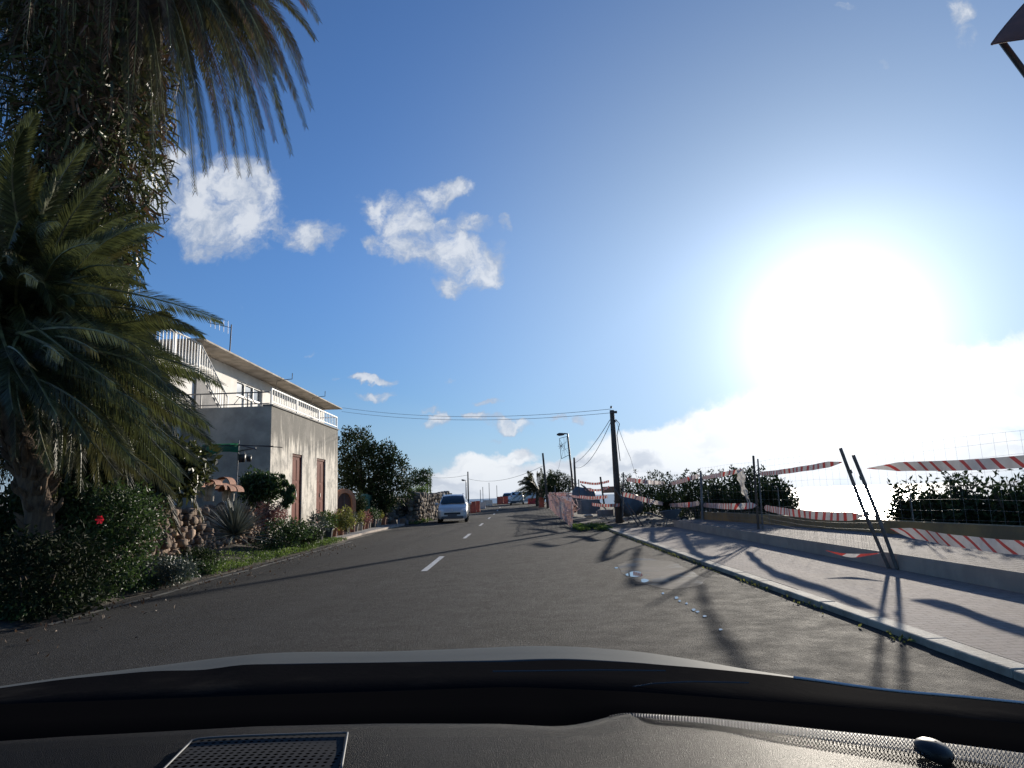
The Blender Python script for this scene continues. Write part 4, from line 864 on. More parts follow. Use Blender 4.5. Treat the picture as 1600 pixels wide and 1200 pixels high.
# ------------------------------------------------------------------ roadworks fence: stakes and tape
def stake(label, a, b, r=.022, m='stake', grp='stakes of the roadworks fence', bend=.0):
    a = Vector(a); b = Vector(b); mb = MB(); k = (a+b)*.5+Vector((bend, 0, 0)); mb.tube([a, k, b], [r, r, r*.95], 8)
    for i in range(2): p = a.lerp(b, .45+.35*i); d = (b-a).normalized(); mb.tube([p-d*.03, p+d*.03], r*1.2, 8)
    return tag(mb.build('fence_stake', m, loc=a, smooth=False), label, 'stake', grp)
RX = 5.62
def foot(px, py): return gnd(px, py, .060)
p1a, p1b = foot(1186, 841), foot(1193, 841)
stake('taller of the two touching dark stakes beside the hanging white rag', p1a, at(1177, 712, p1a.y), .032, 'wood')
stake('shorter of the two touching dark stakes beside the hanging white rag', p1b, at(1184, 717, p1b.y), .022)
p2a, p2b = foot(1389, 888), foot(1402, 890)
stake('left one of the two long leaning stakes nearest the camera on the pavement', p2a, at(1313, 700, p2a.y-.1), .029, bend=-.03)
stake('right one of the two long leaning stakes nearest the camera on the pavement', p2b, at(1333, 711, p2b.y-.1), .029, bend=.02)
p3 = foot(1098, 822); stake('thick grey stake midway along the taped fence in front of the dark shrubs', p3, at(1095, 738, p3.y), .045, 'concrete')
p4 = foot(1041, 806); stake('thin stake where the upper tape dips, just left of the thick one', p4, at(1046, 754, p4.y), .028, 'wood')
p5 = foot(975, 806); stake('thin stake standing just right of the wooden utility pole', at(973, 808, 28), at(974, 738, 28), .03)
stake('thin leaning stake behind the wheelbarrow, under the dipping tape', at(1006, 783, 31), at(995, 752, 31), .02)
def tape(label, pts, grp='red and white barrier tape', period=.30, redf=.38, slant=.5, Wm=.15, n=None, twist=0.0, ends=(1, 1), name='barrier_tape', sag=0.0):
    """pts: (px,py,Y) centre line; real vertical ribbon with alternating slanted red blocks"""
    P = [at(*p) for p in pts]
    def cr(t):
        m = len(P)-1; t = t*m; i = min(int(t), m-1); f = t-i; p0, p1, p2, p3 = P[max(i-1, 0)], P[i], P[i+1], P[min(i+2, m)]
        return .5*((2*p1)+(p2-p0)*f+(2*p0-5*p1+4*p2-p3)*f*f+(3*p1-p0-3*p2+p3)*f**3)
    S = [cr(k/60) for k in range(61)]; cum = [0]
    for k in range(60): cum.append(cum[-1]+(S[k+1]-S[k]).length)
    L = cum[-1]
    def atlen(s):
        s = max(0, min(L, s))
        for k in range(60):
            if cum[k+1] >= s: break
        f = (s-cum[k])/max(1e-6, cum[k+1]-cum[k]); return S[k].lerp(S[k+1], f), (S[k+1]-S[k]).normalized()
    mb = MB()
    def pt(s, v):
        s2 = s + slant*Wm*v; p, t = atlen(s2); x = max(0, min(1, s2/L)); wv = 1.0
        if ends[0]: wv = min(wv, .08+(x*L/.55))
        if ends[1]: wv = min(wv, .08+((1-x)*L/.55))
        th = twist*(x-.5)*2+.12*sin(s2*2.3+len(pts)); nrm = t.cross(Vector((0, 0, 1))).normalized(); upv = (Vector((0, 0, 1))*cos(th)+nrm*sin(th))
        return p+upv*(v*Wm*.5*min(1, wv))+nrm*.015*sin(s2*5)
    s = 0
    while s < L:
        for (a, b, mi) in ((s, s+period*redf, 1), (s+period*redf, s+period, 0)):
            b = min(b, L)
            if a >= b: continue
            q = 3
            for j in range(q):
                u0, u1 = a+(b-a)*j/q, a+(b-a)*(j+1)/q
                for (v0, v1) in ((-1, 0), (0, 1)): mb.quad(pt(u0, v0), pt(u1, v0), pt(u1, v1), pt(u0, v1), mi)
        s += period
    o = mb.build(name, ['tapewhite', 'tapered'], loc=P[0]); return tag(o, label, 'barrier tape', grp)
y1, y2, y3, y4 = p1a.y, p2a.y, p3.y, p4.y
tape('upper tape sagging between the wooden utility pole and the thin stake', [(980, 749, 28), (1010, 753, 26.5), (1041, 755, y4)], Wm=.16, ends=(0, 1), slant=.2)
tape('upper tape rising from the thin stake to the thick grey stake', [(1046, 757, y4), (1070, 750, 22), (1093, 743, y3)], Wm=.15, slant=-.3)
tape('upper tape between the thick grey stake and the hanging white rag', [(1098, 747, y3), (1125, 742, 18.4), (1150, 737, y1+.4), (1163, 733, y1)], Wm=.12, slant=.3)
tape('short taut upper tape from the two dark stakes to the leaning stakes', [(1187, 740, y1), (1215, 738, 14.5), (1270, 730, 12), (1315, 722, y2)], Wm=.10, slant=.1)
tape('widest upper tape running from the leaning stakes out of the picture', [(1354, 732, y2-.1), (1410, 729, 10.1), (1500, 727, 8.6), (1600, 721, 7.3), (1760, 705, 5.8)], Wm=.135, ends=(1, 0), slant=-.8, period=.36, redf=.27)
tape('lower tape from the wooden utility pole down to the wheelbarrow', [(972, 772, 28), (990, 776, 27), (1015, 783, 25), (1040, 788, y4)], Wm=.17, slant=.2, ends=(0, 1))
tape('lower tape between the thin stake and the thick grey stake', [(1044, 789, y4), (1070, 789, 22), (1094, 786, y3)], Wm=.15, slant=.1)
tape('lower tape between the thick grey stake and the two dark stakes', [(1099, 789, y3), (1130, 791, 18.4), (1160, 791, 17), (1182, 789, y1)], Wm=.15, slant=.4)
tape('lower tape between the two dark stakes and the leaning stakes', [(1194, 793, y1), (1230, 800, 14.3), (1290, 806, 12.2), (1352, 806, y2)], Wm=.15, slant=.1)
tape('lower tape spread over the pavers at the right, running out of the picture', [(1390, 826, y2-.2), (1430, 834, 9.9), (1500, 846, 8.6), (1600, 856, 7.3), (1760, 860, 5.8)], Wm=.15, ends=(1, 0), slant=-1.1, period=.36, redf=.25)
tape('tape piece lying on the step at the foot of the leaning stakes', [(1290, 860, 11.0), (1330, 868, 10.7), (1378, 864, 10.4)], Wm=.07, ends=(1, 1), period=.5, redf=.6)
for i, (pts, lb) in enumerate([([(905, 776, 34), (925, 778, 32), (950, 776, 30)], 'tape strung in front of the grey concrete block'), ([(906, 753, 44), (930, 756, 42), (952, 752, 40)], 'upper line of far tape beyond the utility pole'), ([(908, 764, 44), (935, 766, 42), (952, 761, 40)], 'second line of far tape beyond the utility pole'), ([(925, 788, 33), (945, 790, 31), (968, 789, 29.5)], 'lowest tape left of the utility pole'), ([(868, 772, 46), (890, 775, 42), (908, 777, 38)], 'tape running along the top of the orange mesh')]):
    tape(lb, pts, Wm=.14, slant=.2, ends=(0, 0), period=.34, redf=.5)
MF = thing('wire_fence', 'low sagging wire mesh tied between the stakes along the paved step', 'wire fence', (5.62, 17, .07))
mb = MB(); PP = [Vector((q.x+.02, q.y, .07)) for q in (p2a, p1a, p3, p4)]
for (a, b) in zip(PP[:-1], PP[1:]):
    L = (b-a).length; n = int(L/.11)
    for k in range(n+1): q = a.lerp(b, k/n)+Vector((.03*sin(k*.9), 0, 0)); mb.tube([q, q+Vector((rnd(-.02, .02), 0, .78-.12*sin(pi*k/n)))], .0016, 3, cap=False)
    for j in range(8): mb.tube([a.lerp(b, k/12)+Vector((.03*sin(k*1.9+j), 0, (.78-.12*sin(pi*k/12))*j/7+.01)) for k in range(13)], .0016, 3, cap=False)
mb.build('mesh', 'meshwire', MF)
# rag of torn sheeting
mb = MB(); rows = []
for j in range(12):
    t = j/11; r = []
    for i in range(5):
        x = 1157+ (i-2)*(3.4-2.0*t)+7*t*t*1.6+1.6*sin(j*1.3+i); y = 734+46*t+1.5*sin(i*2.1+j); r.append(at(x, y, y1+.15+.06*sin(i*1.7+j*.8)))
    rows.append(r)
mb.grid(rows)
for k in range(6): a = at(1163+rnd(-2, 4), 765, y1+.1); b = at(1172+rnd(-3, 6), 790+rnd(-3, 4), y1+.1); mb.tube([a, (a+b)/2+rvec()*.04, b], .008, 4)
tag(mb.build('torn_sheet', 'rag', loc=at(1160, 735, y1)), 'torn whitish plastic sheet hanging beside the two dark stakes', 'torn sheet')

# ------------------------------------------------------------------ poles, lamps, wires
def pole(name, label, foot_, top_, r0, r1, m='wood', cat='utility pole'):
    foot_, top_ = Vector(foot_), Vector(top_); mb = MB(); mb.tube([foot_-Vector((0, 0, .3)), foot_.lerp(top_, .5), top_], [r0, (r0+r1)/2, r1], 12); T_ = thing(name, label, cat, foot_); mb.build('shaft', m, T_, smooth=True); return T_
ft = gnd(968, 818); UP = pole('utility_pole', 'thick leaning wooden utility pole carrying the overhead wires', ft, at(956, 641, ft.y), .17, .10)
mb = MB(); tp = at(956, 641, ft.y)
for (dx, y) in ((-1, 638), (3, 652), (5, 660)): c = at(956+dx, y, ft.y-.12); mb.lathe([(.001, 0), (.05, .01), (.05, .05), (.03, .07), (.05, .1), (.001, .12)], c=c, n=8)
mb.box(tuple(at(953, 646, ft.y-.12)-Vector((0, .03, 0))), tuple(at(964, 643, ft.y-.12)+Vector((0, .05, .03)))); mb.build('insulator', 'darkmetal', UP)
mb = MB(); mb.tube([at(962, 655, ft.y-.1), at(968, 662, ft.y-.2), at(964, 680, ft.y-.15), at(969, 720, ft.y-.15)], .018, 5); mb.build('cable', 'wire', UP)
def cable(label, pts, r=.012, n=24, sag=0.3):
    P = [at(*p) for p in pts]; mb = MB(); S = []
    for i in range(len(P)-1):
        for k in range(n): t = k/n; S.append(P[i].lerp(P[i+1], t)-Vector((0, 0, sag*4*t*(1-t))))
    S.append(P[-1]); mb.tube(S, r, 4); return tag(mb.build('overhead_wire', 'wire', loc=P[0]), label, 'wire')
cable('upper thin wire from the wooden pole over the house roof', [(955, 639, ft.y), (535, 637, 41)], .011, sag=.45)
cable('lower thin wire from the wooden pole towards the house roof', [(955, 645, ft.y), (534, 643, 41)], .011, sag=.42)
cable('steep stay wire from the wooden pole down towards the street lamp', [(953, 656, ft.y), (897, 724, 58)], .014, sag=.3)
cable('second steep wire running beside the stay wire', [(954, 660, ft.y), (898, 730, 58)], .014, sag=.7)
cable('fine wire from the wooden pole down behind the shrubs', [(962, 655, ft.y), (985, 715, 29), (998, 752, 31)], .008, sag=.1)
cable('distant wire between the two poles behind the silver car', [(672, 746, 92), (731, 742, 90)], .02, sag=.2)
cable('distant wire from the thin pole to the pole beside the palm', [(731, 748, 90), (848, 728, 66)], .018, sag=.8)
f = at(856, 785, 66); pole('utility_pole', 'dark thin pole rising out of the short palm', (f.x, 66, .1), at(848, 708, 66), .13, .09)
f = at(900, 780, 58); pole('utility_pole', 'slim pole immediately right of the street lamp', (f.x, 58, .1), at(897, 715, 58), .12, .08)
f = at(732, 790, 90); pole('utility_pole', 'thin pole standing directly behind the silver car roof', (f.x, 90, .2), at(731, 737, 90), .11, .08)
f = at(673, 785, 92); pole('utility_pole', 'thin pole left of the silver car above the stone wall', (f.x, 92, .2), at(672, 747, 92), .12, .09)
def lamp(label, f, t, head, r):
    f, t = Vector(f), Vector(t); T_ = thing('street_lamp', label, 'street lamp', f); mb = MB(); hd = at(*head); mb.tube([f, f.lerp(t, .5), t-Vector((0, 0, .25)), t, t.lerp(hd, .35)+Vector((0, 0, .05))], [r*1.4, r*1.1, r*.9, r*.8, r*.7], 8); mb.build('post', 'darkmetal', T_, smooth=True)
    mb = MB(); a = t.lerp(hd, .3); d = (hd-a); s = Vector((0, 1, 0)); L_ = [(0, .05, .06), (.25, .16, .10), (.7, .18, .12), (1, .07, .05)]; rows = []
    for (k, w_, h) in L_: c = a+d*k; rows.append([c+s*w_*cos(q)+Vector((0, 0, h*sin(q))) for q in [2*pi*j/10 for j in range(11)]])
    mb.grid(rows); mb.build('lamp_head', 'darkmetal', T_, smooth=True); return T_
f = at(898, 778, 50); LM = lamp('green-grey street lamp with a hanging decoration frame', (f.x, 50, .05), at(887, 678, 50), (870, 679, 50), .07)
f = at(728.5, 785, 85); lamp('small distant street lamp behind the silver car', (f.x, 85, .3), at(728, 751, 85), (721, 750, 85), .06)
# festive wire frame fixed to the lamp
mb = MB(); fr = [(874, 685), (886, 682), (889, 711), (877, 717)]
for i in range(4): mb.tube([at(*fr[i], 49.8), at(*fr[(i+1) % 4], 49.8)], .02, 5)
for (a, b) in (((876, 696), (886, 690)), ((877, 705), (888, 700)), ((881, 684), (883, 714)), ((874, 686), (888, 709)), ((886, 683), (877, 716))): mb.tube([at(*a, 49.8), at(*b, 49.8)], .012, 4)
c = at(877, 697, 49.7)
for k in range(8): a = 2*pi*k/8; mb.tube([c, c+Vector((cos(a)*.25, 0, sin(a)*.25))], .02, 4)
mb.tube([at(876, 717, 49.8), at(871, 740, 49.9)], .010, 4)
tag(mb.build('decoration_frame', 'galv', loc=at(880, 700, 49.8)), 'wire decoration frame hung on the street lamp', 'decoration')

# ------------------------------------------------------------------ roadworks clutter
def net(label, bottom, top, rows=11, step=.24, r=.0065):
    B = [Vector(p) for p in bottom]; Tt = [Vector(p) for p in top]; n = 60
    def ip(P, t): t = t*(len(P)-1); i = min(int(t), len(P)-2); return P[i].lerp(P[i+1], t-i)
    T_ = thing('safety_net', label, 'safety net', B[0]); mb = MB()
    def g(u, v): p = ip(B, u).lerp(ip(Tt, u), v); q = noise.noise(Vector((u*9, v*2, 1)))*.16; return p+Vector((q*.5, q, .06*noise.noise(Vector((u*14, v*3, 4)))))
    for j in range(rows+1): mb.tube([g(k/n, j/rows) for k in range(n+1)], r*(2.2 if j in (0, rows) else 1), 4, cap=False)
    L = sum((B[i+1]-B[i]).length for i in range(len(B)-1)); m = int(L/step)
    for k in range(m+1): mb.tube([g(k/m, j/6) for j in range(7)], r*.8, 4, cap=False)
    mb.build('netting', 'net', T_); return T_
n1 = net('pale orange safety netting curving along the right edge of the road', [gnd(894, 825), gnd(880, 812), gnd(868, 804), gnd(861, 797), gnd(857, 791)], [at(892, 784, gnd(894, 825).y), at(880, 779, gnd(880, 812).y), at(866, 775, gnd(868, 804).y), at(856, 773, gnd(861, 797).y), at(852, 771, gnd(857, 791).y)])
for (px, py, Y, m) in ((894, 825, 28.3, 'net'), (861, 797, 50, 'orange')):
    mb = MB(); a = gnd(px, py); mb.tube([a, at(px-1, 782 if px > 880 else 770, a.y)], .03 if px > 880 else .09, 8); mb.build('post', m, n1)
mb = MB()   # crumpled roll at the near end
for k in range(26):
    a = at(888+rnd(-2, 9), 783+rnd(0, 26), 28.2+rnd(-.2, .3)); mb.tube([a, a+rvec()*.18, a+rvec()*.3, a+rvec()*.2], .012, 4)
mb.build('bunched_end', 'net', n1)
net('far orange safety netting behind the concrete block', [at(858, 782, 55), at(880, 784, 50), at(905, 786, 46)], [at(858, 770, 55), at(880, 770, 50), at(905, 772, 46)], rows=8, r=.02)
def block(name, label, cat, c, size, m, yaw=0, bev=.04):
    c = Vector(c); mb = MB(); mt = Matrix.Translation(c) @ Matrix.Rotation(yaw, 4, 'Z'); s = size; mb.box((-s[0]/2, -s[1]/2, 0), (s[0]/2, s[1]/2, s[2]), mtx=mt); mb.box((-s[0]/2+.06, -s[1]/2-.02, s[2]*.3), (s[0]/2-.06, -s[1]/2, s[2]*.38), mtx=mt)
    return tag(mb.build(name, m, loc=c, bevel=bev), label, cat)
block('concrete_block', 'large grey concrete block behind the orange netting', 'concrete block', at(920, 803, 36), (1.0, .9, .74), 'concrete', .2)
block('concrete_block', 'lower dark concrete block at the foot of the utility pole', 'concrete block', at(948, 806, 31.5), (.75, .7, .28), 'concrete', -.3)
block('brick_stack', 'red brown stack of bricks behind the utility pole', 'brick stack', at(954, 770, 46), (.95, .6, .42), 'brickred', .1)
def heap(label, cat, name, c, r, m, sd):
    mb = MB(); mb.rock(c, r, seed=sd); return tag(mb.build(name, m, loc=c, smooth=True), label, cat)
heap('blue-grey tarpaulin-covered heap beyond the concrete block', 'covered heap', 'covered_heap', at(912, 776, 44), (.75, .6, .62), 'bluegrey', 3)
heap('grey tarpaulin mound just right of the utility pole', 'covered heap', 'covered_heap', at(984, 789, 31), (.55, .5, .5), 'bluegrey', 8)
heap('white cement bag lying before the concrete block', 'bag', 'cement_bag', at(919, 806, 33), (.24, .16, .08), 'rag', 5)
heap('second white bag beside the block, nearer the pole', 'bag', 'cement_bag', at(939, 800, 33), (.22, .15, .07), 'rag', 6)
for i, (a, b, r, m, lb) in enumerate([((908, 757, 40), (929, 776, 39), .035, 'wood', 'upper plank leaning left of the pole'), ((912, 759, 39), (930, 777, 38), .03, 'stake', 'pale plank leaning just below the upper plank'), ((935, 783, 34), (953, 803, 33), .03, 'wood', 'plank sliding down right of the concrete block'), ((960, 762, 30.5), (998, 822, 27), .028, 'wood', 'long thin bar leaning across the foot of the utility pole'), ((980, 786, 29), (1005, 822, 26.8), .026, 'wood', 'bar leaning left of the wheelbarrow'), ((938, 745, 38), (944, 788, 38), .05, 'wood', 'short stout stake left of the utility pole'), ((904, 749, 40), (906, 803, 40), .03, 'stake', 'thin stake beside the concrete block'), ((867, 758, 52), (868, 785, 52), .04, 'stake', 'thin stake behind the orange netting'), ((888, 760, 45), (889, 785, 45), .03, 'stake', 'pale thin stake before the far trees'), ((960, 740, 29), (961, 806, 29), .02, 'stake', 'slim rod against the left side of the utility pole')]):
    mb = MB(); mb.tube([at(*a), at(*b)], r, 6); tag(mb.build('plank' if 'plank' in lb or 'bar' in lb else 'fence_stake', m, loc=at(*b)), lb, 'plank' if 'plank' in lb or 'bar' in lb else 'stake')
# rubble
for i in range(24):
    y = rnd(26.5, 42); x = rnd(3.9, 8.2); s = rnd(.04, .13); mb = MB(); mb.rock((x, y, .06), (s, s*.8, s*.6), seed=i); tag(mb.build('rubble_stone', 'stonelight', loc=(x, y, .06), smooth=True), 'small loose stone on the dug-up ground around the utility pole', 'stone', 'loose stones on the dug-up ground')
bush('weed', 'dry dark weed clump behind the near end of the netting', 'weed', at(905, 826, 28.6), (.5, .3, .1), 700, .06, 'palmdead')
# wheelbarrow
wb = foot(1047, 822); WB = thing('wheelbarrow', 'blue-grey wheelbarrow standing at the end of the pavement', 'wheelbarrow', wb)
def wbp(x, y, z): return wb+Vector((x, y, z))
mb = MB(); top = [wbp(-.30, -.28, .55), wbp(.42, -.28, .62), wbp(.42, .28, .62), wbp(-.30, .28, .55)]; bot = [wbp(-.14, -.16, .28), wbp(.18, -.16, .26), wbp(.18, .16, .26), wbp(-.14, .16, .28)]
mb.add(top+bot, [(4, 5, 6, 7), (0, 1, 5, 4), (1, 2, 6, 5), (2, 3, 7, 6), (3, 0, 4, 7)]); mb.build('tray', 'bluegrey', WB, solid=.01)
for s in (-1, 1):
    mb = MB(); mb.tube([wbp(.52, s*.06, .16), wbp(.2, s*.2, .27), wbp(-.2, s*.25, .30), wbp(-.85, s*.28, .52)], .02, 6); mb.build('handle', 'galv', WB)
    mb = MB(); mb.tube([wbp(-.12, s*.22, .28), wbp(-.2, s*.24, .0)], .018, 6); mb.build('leg', 'galv', WB)
def wheel(mbt, mbr, c, r, w_, ax='x'):
    mt = Matrix.Rotation(pi/2, 4, 'Y') if ax == 'x' else Matrix.Rotation(pi/2, 4, 'X')
    mbt.lathe([(r*.62, -w_/2), (r*.93, -w_/2), (r, -w_*.3), (r, w_*.3), (r*.93, w_/2), (r*.62, w_/2)], c=c, n=24, mtx=mt)
    mbr.lathe([(.001, w_*.25), (r*.2, w_*.3), (r*.22, w_*.22), (r*.55, w_*.2), (r*.63, w_*.42), (r*.63, -w_*.42), (r*.5, -w_*.25), (.001, -w_*.25)], c=c, n=20, mtx=mt)
t_, r_ = MB(), MB(); wheel(t_, r_, wbp(.55, 0, .17), .17, .08, 'y'); o = t_.build('wheel', 'tyre', WB, smooth=True); subpart(r_, 'rim', 'rag', o, smooth=True)

# ------------------------------------------------------------------ cars
def car(label, origin, yaw, paint='silver', st=None, name='parked_car', front=True, roofbars=False, W_=.84):
    """origin: ground point at the middle of the nose; car points along local -Y, length 4.2"""
    st = st or [(0, .28, .58, .62, .66, .60), (.08, .20, .70, .76, .80, .72), (.5, .18, .84, .90, .84, .78), (1.02, .18, .96, 1.02, .85, .76), (1.30, .18, .98, 1.24, .85, .70), (1.72, .18, 1.0, 1.50, .85, .64), (2.4, .18, 1.01, 1.585, .85, .64), (3.3, .18, 1.02, 1.57, .85, .63), (3.85, .18, 1.02, 1.50, .84, .60), (4.08, .22, 1.0, 1.22, .82, .66), (4.18, .30, .92, .96, .78, .70)]
    T_ = thing(name, label, 'car', origin); T_.rotation_euler = (0, 0, yaw); org = Vector(origin)
    def B(mb, nm, m, par=None, **kw):   # build in local space and parent
        o = mb.build(nm, m, None, **kw); o.parent = par or T_; return o
    mb = MB(); rows = []
    for (y, zb, zt, zr_, wb_, wt_) in st:
        rows.append([Vector(q) for q in ((-wb_*.86, y, zb), (-wb_*.99, y, zb+.12), (-wb_, y, zt-.18), (-wb_*.975, y, zt), (-wt_, y, zr_-.02), (-wt_*.88, y, zr_), (0, y, zr_+.025), (wt_*.88, y, zr_), (wt_, y, zr_-.02), (wb_*.975, y, zt), (wb_, y, zt-.18), (wb_*.99, y, zb+.12), (wb_*.86, y, zb))])
    mb.grid(rows); k = len(rows[0])
    for r_i in (rows[0], rows[-1]): mb.add(r_i, [tuple(range(k)) if r_i is rows[-1] else tuple(range(k))[::-1]])
    B(mb, 'body', paint, smooth=True, fixn=True)
    S = {round(s[0], 2): s for s in st}
    a, b = st[3], st[5]; e = .012
    ws = MB(); ws.grid([[Vector((x*(a[5]*(1-t)+b[5]*t)*.93, a[0]+(b[0]-a[0])*t-.02-e*1.4, (a[3]+.03)*(1-t)+(b[3]-.03)*t+e+.03*sin(pi*t)*.9+(.022*(1-x*x)))) for x in (-1, -.6, -.2, .2, .6, 1)] for t in (0, .25, .5, .75, 1)]); B(ws, 'windscreen', 'carglass', smooth=True)
    a, b = st[-3], st[-2]
    rw = MB(); rw.grid([[Vector((x*(a[5]*(1-t)+b[5]*t)*.9, a[0]+(b[0]-a[0])*t+.02+e, (a[3]-.04)*(1-t)+(b[3]-.03)*t+e)) for x in (-1, 0, 1)] for t in (0, 1)]); B(rw, 'rear_window', 'carglass')
    for s in (-1, 1):
        for (i0, i1, f0, f1) in ((4, 6, .25, .0), (6, 7, .06, .95), (8, 8, 0, 0)):
            if i0 == i1: continue
            A, C_ = st[i0], st[i1]; y0 = A[0]+.08+f0*.3; y1_ = C_[0]-.06
            def sp(y, t, sst=st):
                j = max(j_ for j_ in range(len(sst)-1) if sst[j_][0] <= y); g = (y-sst[j][0])/(sst[j+1][0]-sst[j][0]); L_ = [sst[j][q]+(sst[j+1][q]-sst[j][q])*g for q in range(6)]
                lo = Vector((L_[4]*.975, y, L_[2]+.03)); hi = Vector((L_[5], y, L_[3]-.06)); p = lo.lerp(hi, t); return Vector((s*(p.x+.012), p.y, p.z))
            g = MB(); g.grid([[sp(y0+(y1_-y0)*q/4, t) for q in range(5)] for t in (0, .5, 1)]); B(g, 'side_window', 'carglass')
        for wy in (.78, 3.38):
            t_, r_ = MB(), MB(); wheel(t_, r_, Vector((s*.77, wy, .30)), .30, .19); o = B(t_, 'wheel', 'tyre', smooth=True); r2 = r_.build('rim', 'galv', None, smooth=True); r2.parent = o
            arch = MB(); arch.tube([Vector((s*.84, wy+.36*cos(q), .30+.36*sin(q))) for q in [pi*j/12 for j in range(13)]], .022, 5); B(arch, 'wheel_arch', 'black')
        hl = MB(); hl.lathe([(.001, -.05), (.11, -.02), (.14, .02), (.09, .06), (.001, .08)], n=14, mtx=Matrix.Translation((s*.62, .07, .66)) @ Matrix.Rotation(pi/2, 4, 'X') @ Matrix.Scale(1.25, 4, (1, 0, 0))); B(hl, 'headlight', 'lampglass', smooth=True)
        tl = MB(); tl.box((s*.70-.07, 4.08, .80), (s*.70+.07, 4.17, 1.15)); B(tl, 'tail_light', 'tail', bevel=.02)
        mi = MB(); mi.rock((s*.96, 1.22, 1.05), (.10, .06, .075), seed=2); B(mi, 'mirror', paint, smooth=True)
        if roofbars:
            rb = MB(); rb.tube([(s*.56, 1.75, 1.53), (s*.57, 1.85, 1.63), (s*.58, 3.5, 1.63), (s*.57, 3.6, 1.58)], .02, 6); B(rb, 'roof_bar', 'lampglass')
    gr_ = MB(); gr_.box((-.46, -.035, .46), (.46, .02, .57)); B(gr_, 'grille', 'black', bevel=.015)
    gr_ = MB(); gr_.box((-.62, -.05, .22), (.62, .02, .38)); B(gr_, 'bumper', 'bumper', bevel=.03)
    gr_ = MB(); gr_.box((-.26, -.06, .385), (.26, -.035, .495)); B(gr_, 'licence_plate', 'bumper')
    gr_ = MB(); gr_.add([(0, -.01, .80), (.045, -.01, .73), (0, -.01, .66), (-.045, -.01, .73), (0, .05, .80), (.045, .05, .73), (0, .05, .66), (-.045, .05, .73)], [(0, 3, 2, 1), (0, 1, 5, 4), (1, 2, 6, 5), (2, 3, 7, 6), (3, 0, 4, 7)]); B(gr_, 'emblem', 'bright')
    for (yy, zz) in ((4.20, .34),):
        rb = MB(); rb.box((-.78, 4.12, .26), (.78, 4.24, .50)); B(rb, 'rear_bumper', 'bumper', bevel=.03)
        rp = MB(); rp.box((-.26, 4.19, .62), (.26, 4.205, .73)); B(rp, 'rear_plate', 'carwhite')
    return T_
co = gnd(707, 817); car('silver compact minivan with roof bars coming towards the camera', (co.x, co.y, 0), radians(3), 'silver', roofbars=True, name='oncoming_car')
c = at(808, 789, 84)
car('white hatchback with tinted rear window driving away at the crest of the road', (c.x, 84+4.2, road_z(86)), radians(180), 'carwhite', name='departing_car')
c = at(771, 789, 96); car('pale silver car parked across the far bend behind orange barriers', (c.x+2.1, 98, road_z(98)-.05), radians(-78), 'silver')
c = at(791, 787, 104); car('white car mostly hidden behind the departing hatchback', (c.x, 104, road_z(104)-.05), radians(-8), 'carwhite')
def barrier(label, c, yaw=0, h=1.0, m='orange', w_=.9):
    c = Vector(c); mt = Matrix.Translation(c) @ Matrix.Rotation(yaw, 4, 'Z'); mb = MB()
    prof = [(-.22, 0), (-.22, .12*h), (-.12, .3*h), (-.07, .85*h), (-.07, h), (.07, h), (.07, .85*h), (.12, .3*h), (.22, .12*h), (.22, 0)]
    n = len(prof); vs = [mt @ Vector((x, y, z)) for x in (-w_/2, w_/2) for (y, z) in prof]; mb.add(vs, [tuple(range(n)), tuple(range(2*n-1, n-1, -1))]+[(i, i+n, (i+1) % n+n, (i+1) % n) for i in range(n)])
    return tag(mb.build('road_barrier', m, loc=c, fixn=True, bevel=.03), label, 'barrier', 'plastic road barriers')
for (x, y, Y, m, lb, yw, w_) in ((739, 797, 60, 'orange', 'nearest orange plastic barrier right behind the silver car', .2, .5), (746, 797, 62, 'orange', 'orange plastic barrier touching the nearest one', -.3, .5), (752, 793, 72, 'tapewhite', 'white plastic barrier left of the far silver car', .1, .9), (782, 787, 92, 'orange', 'orange barrier at the tail of the far silver car', 0, .8), (789, 786, 94, 'orange', 'orange barrier in front of the half-hidden white car', 0, .9), (762, 790, 84, 'rag', 'pale barrier below the far silver car', .1, 1.2), (846, 786, 70, 'orange', 'orange barrier where the netting starts at the bend', .3, .5), (834, 785, 86, 'tapered', 'low red barrier under the short palm', .5, 1.6)):
    c = at(x, y, Y); barrier(lb, (c.x, Y, road_z(Y)), yw, 1.0 if m == 'orange' else .7, m, w_)
for i, (x, Y) in enumerate(((755, 95), (765, 97), (777, 99), (751, 90))):
    c = at(x, 788, Y); mb = MB(); mb.tube([(c.x, Y, road_z(Y)), (c.x, Y, road_z(Y)+(2.4, 3.0, 2.6, 2.0)[i])], .04, 5); tag(mb.build('fence_stake', 'stake', loc=(c.x, Y, road_z(Y))), ('second thin stake from the left among the far barriers', 'tallest thin stake above the far silver car', 'rightmost thin stake above the far silver car', 'leftmost thin stake among the far barriers')[i], 'stake', 'stakes among the far barriers')

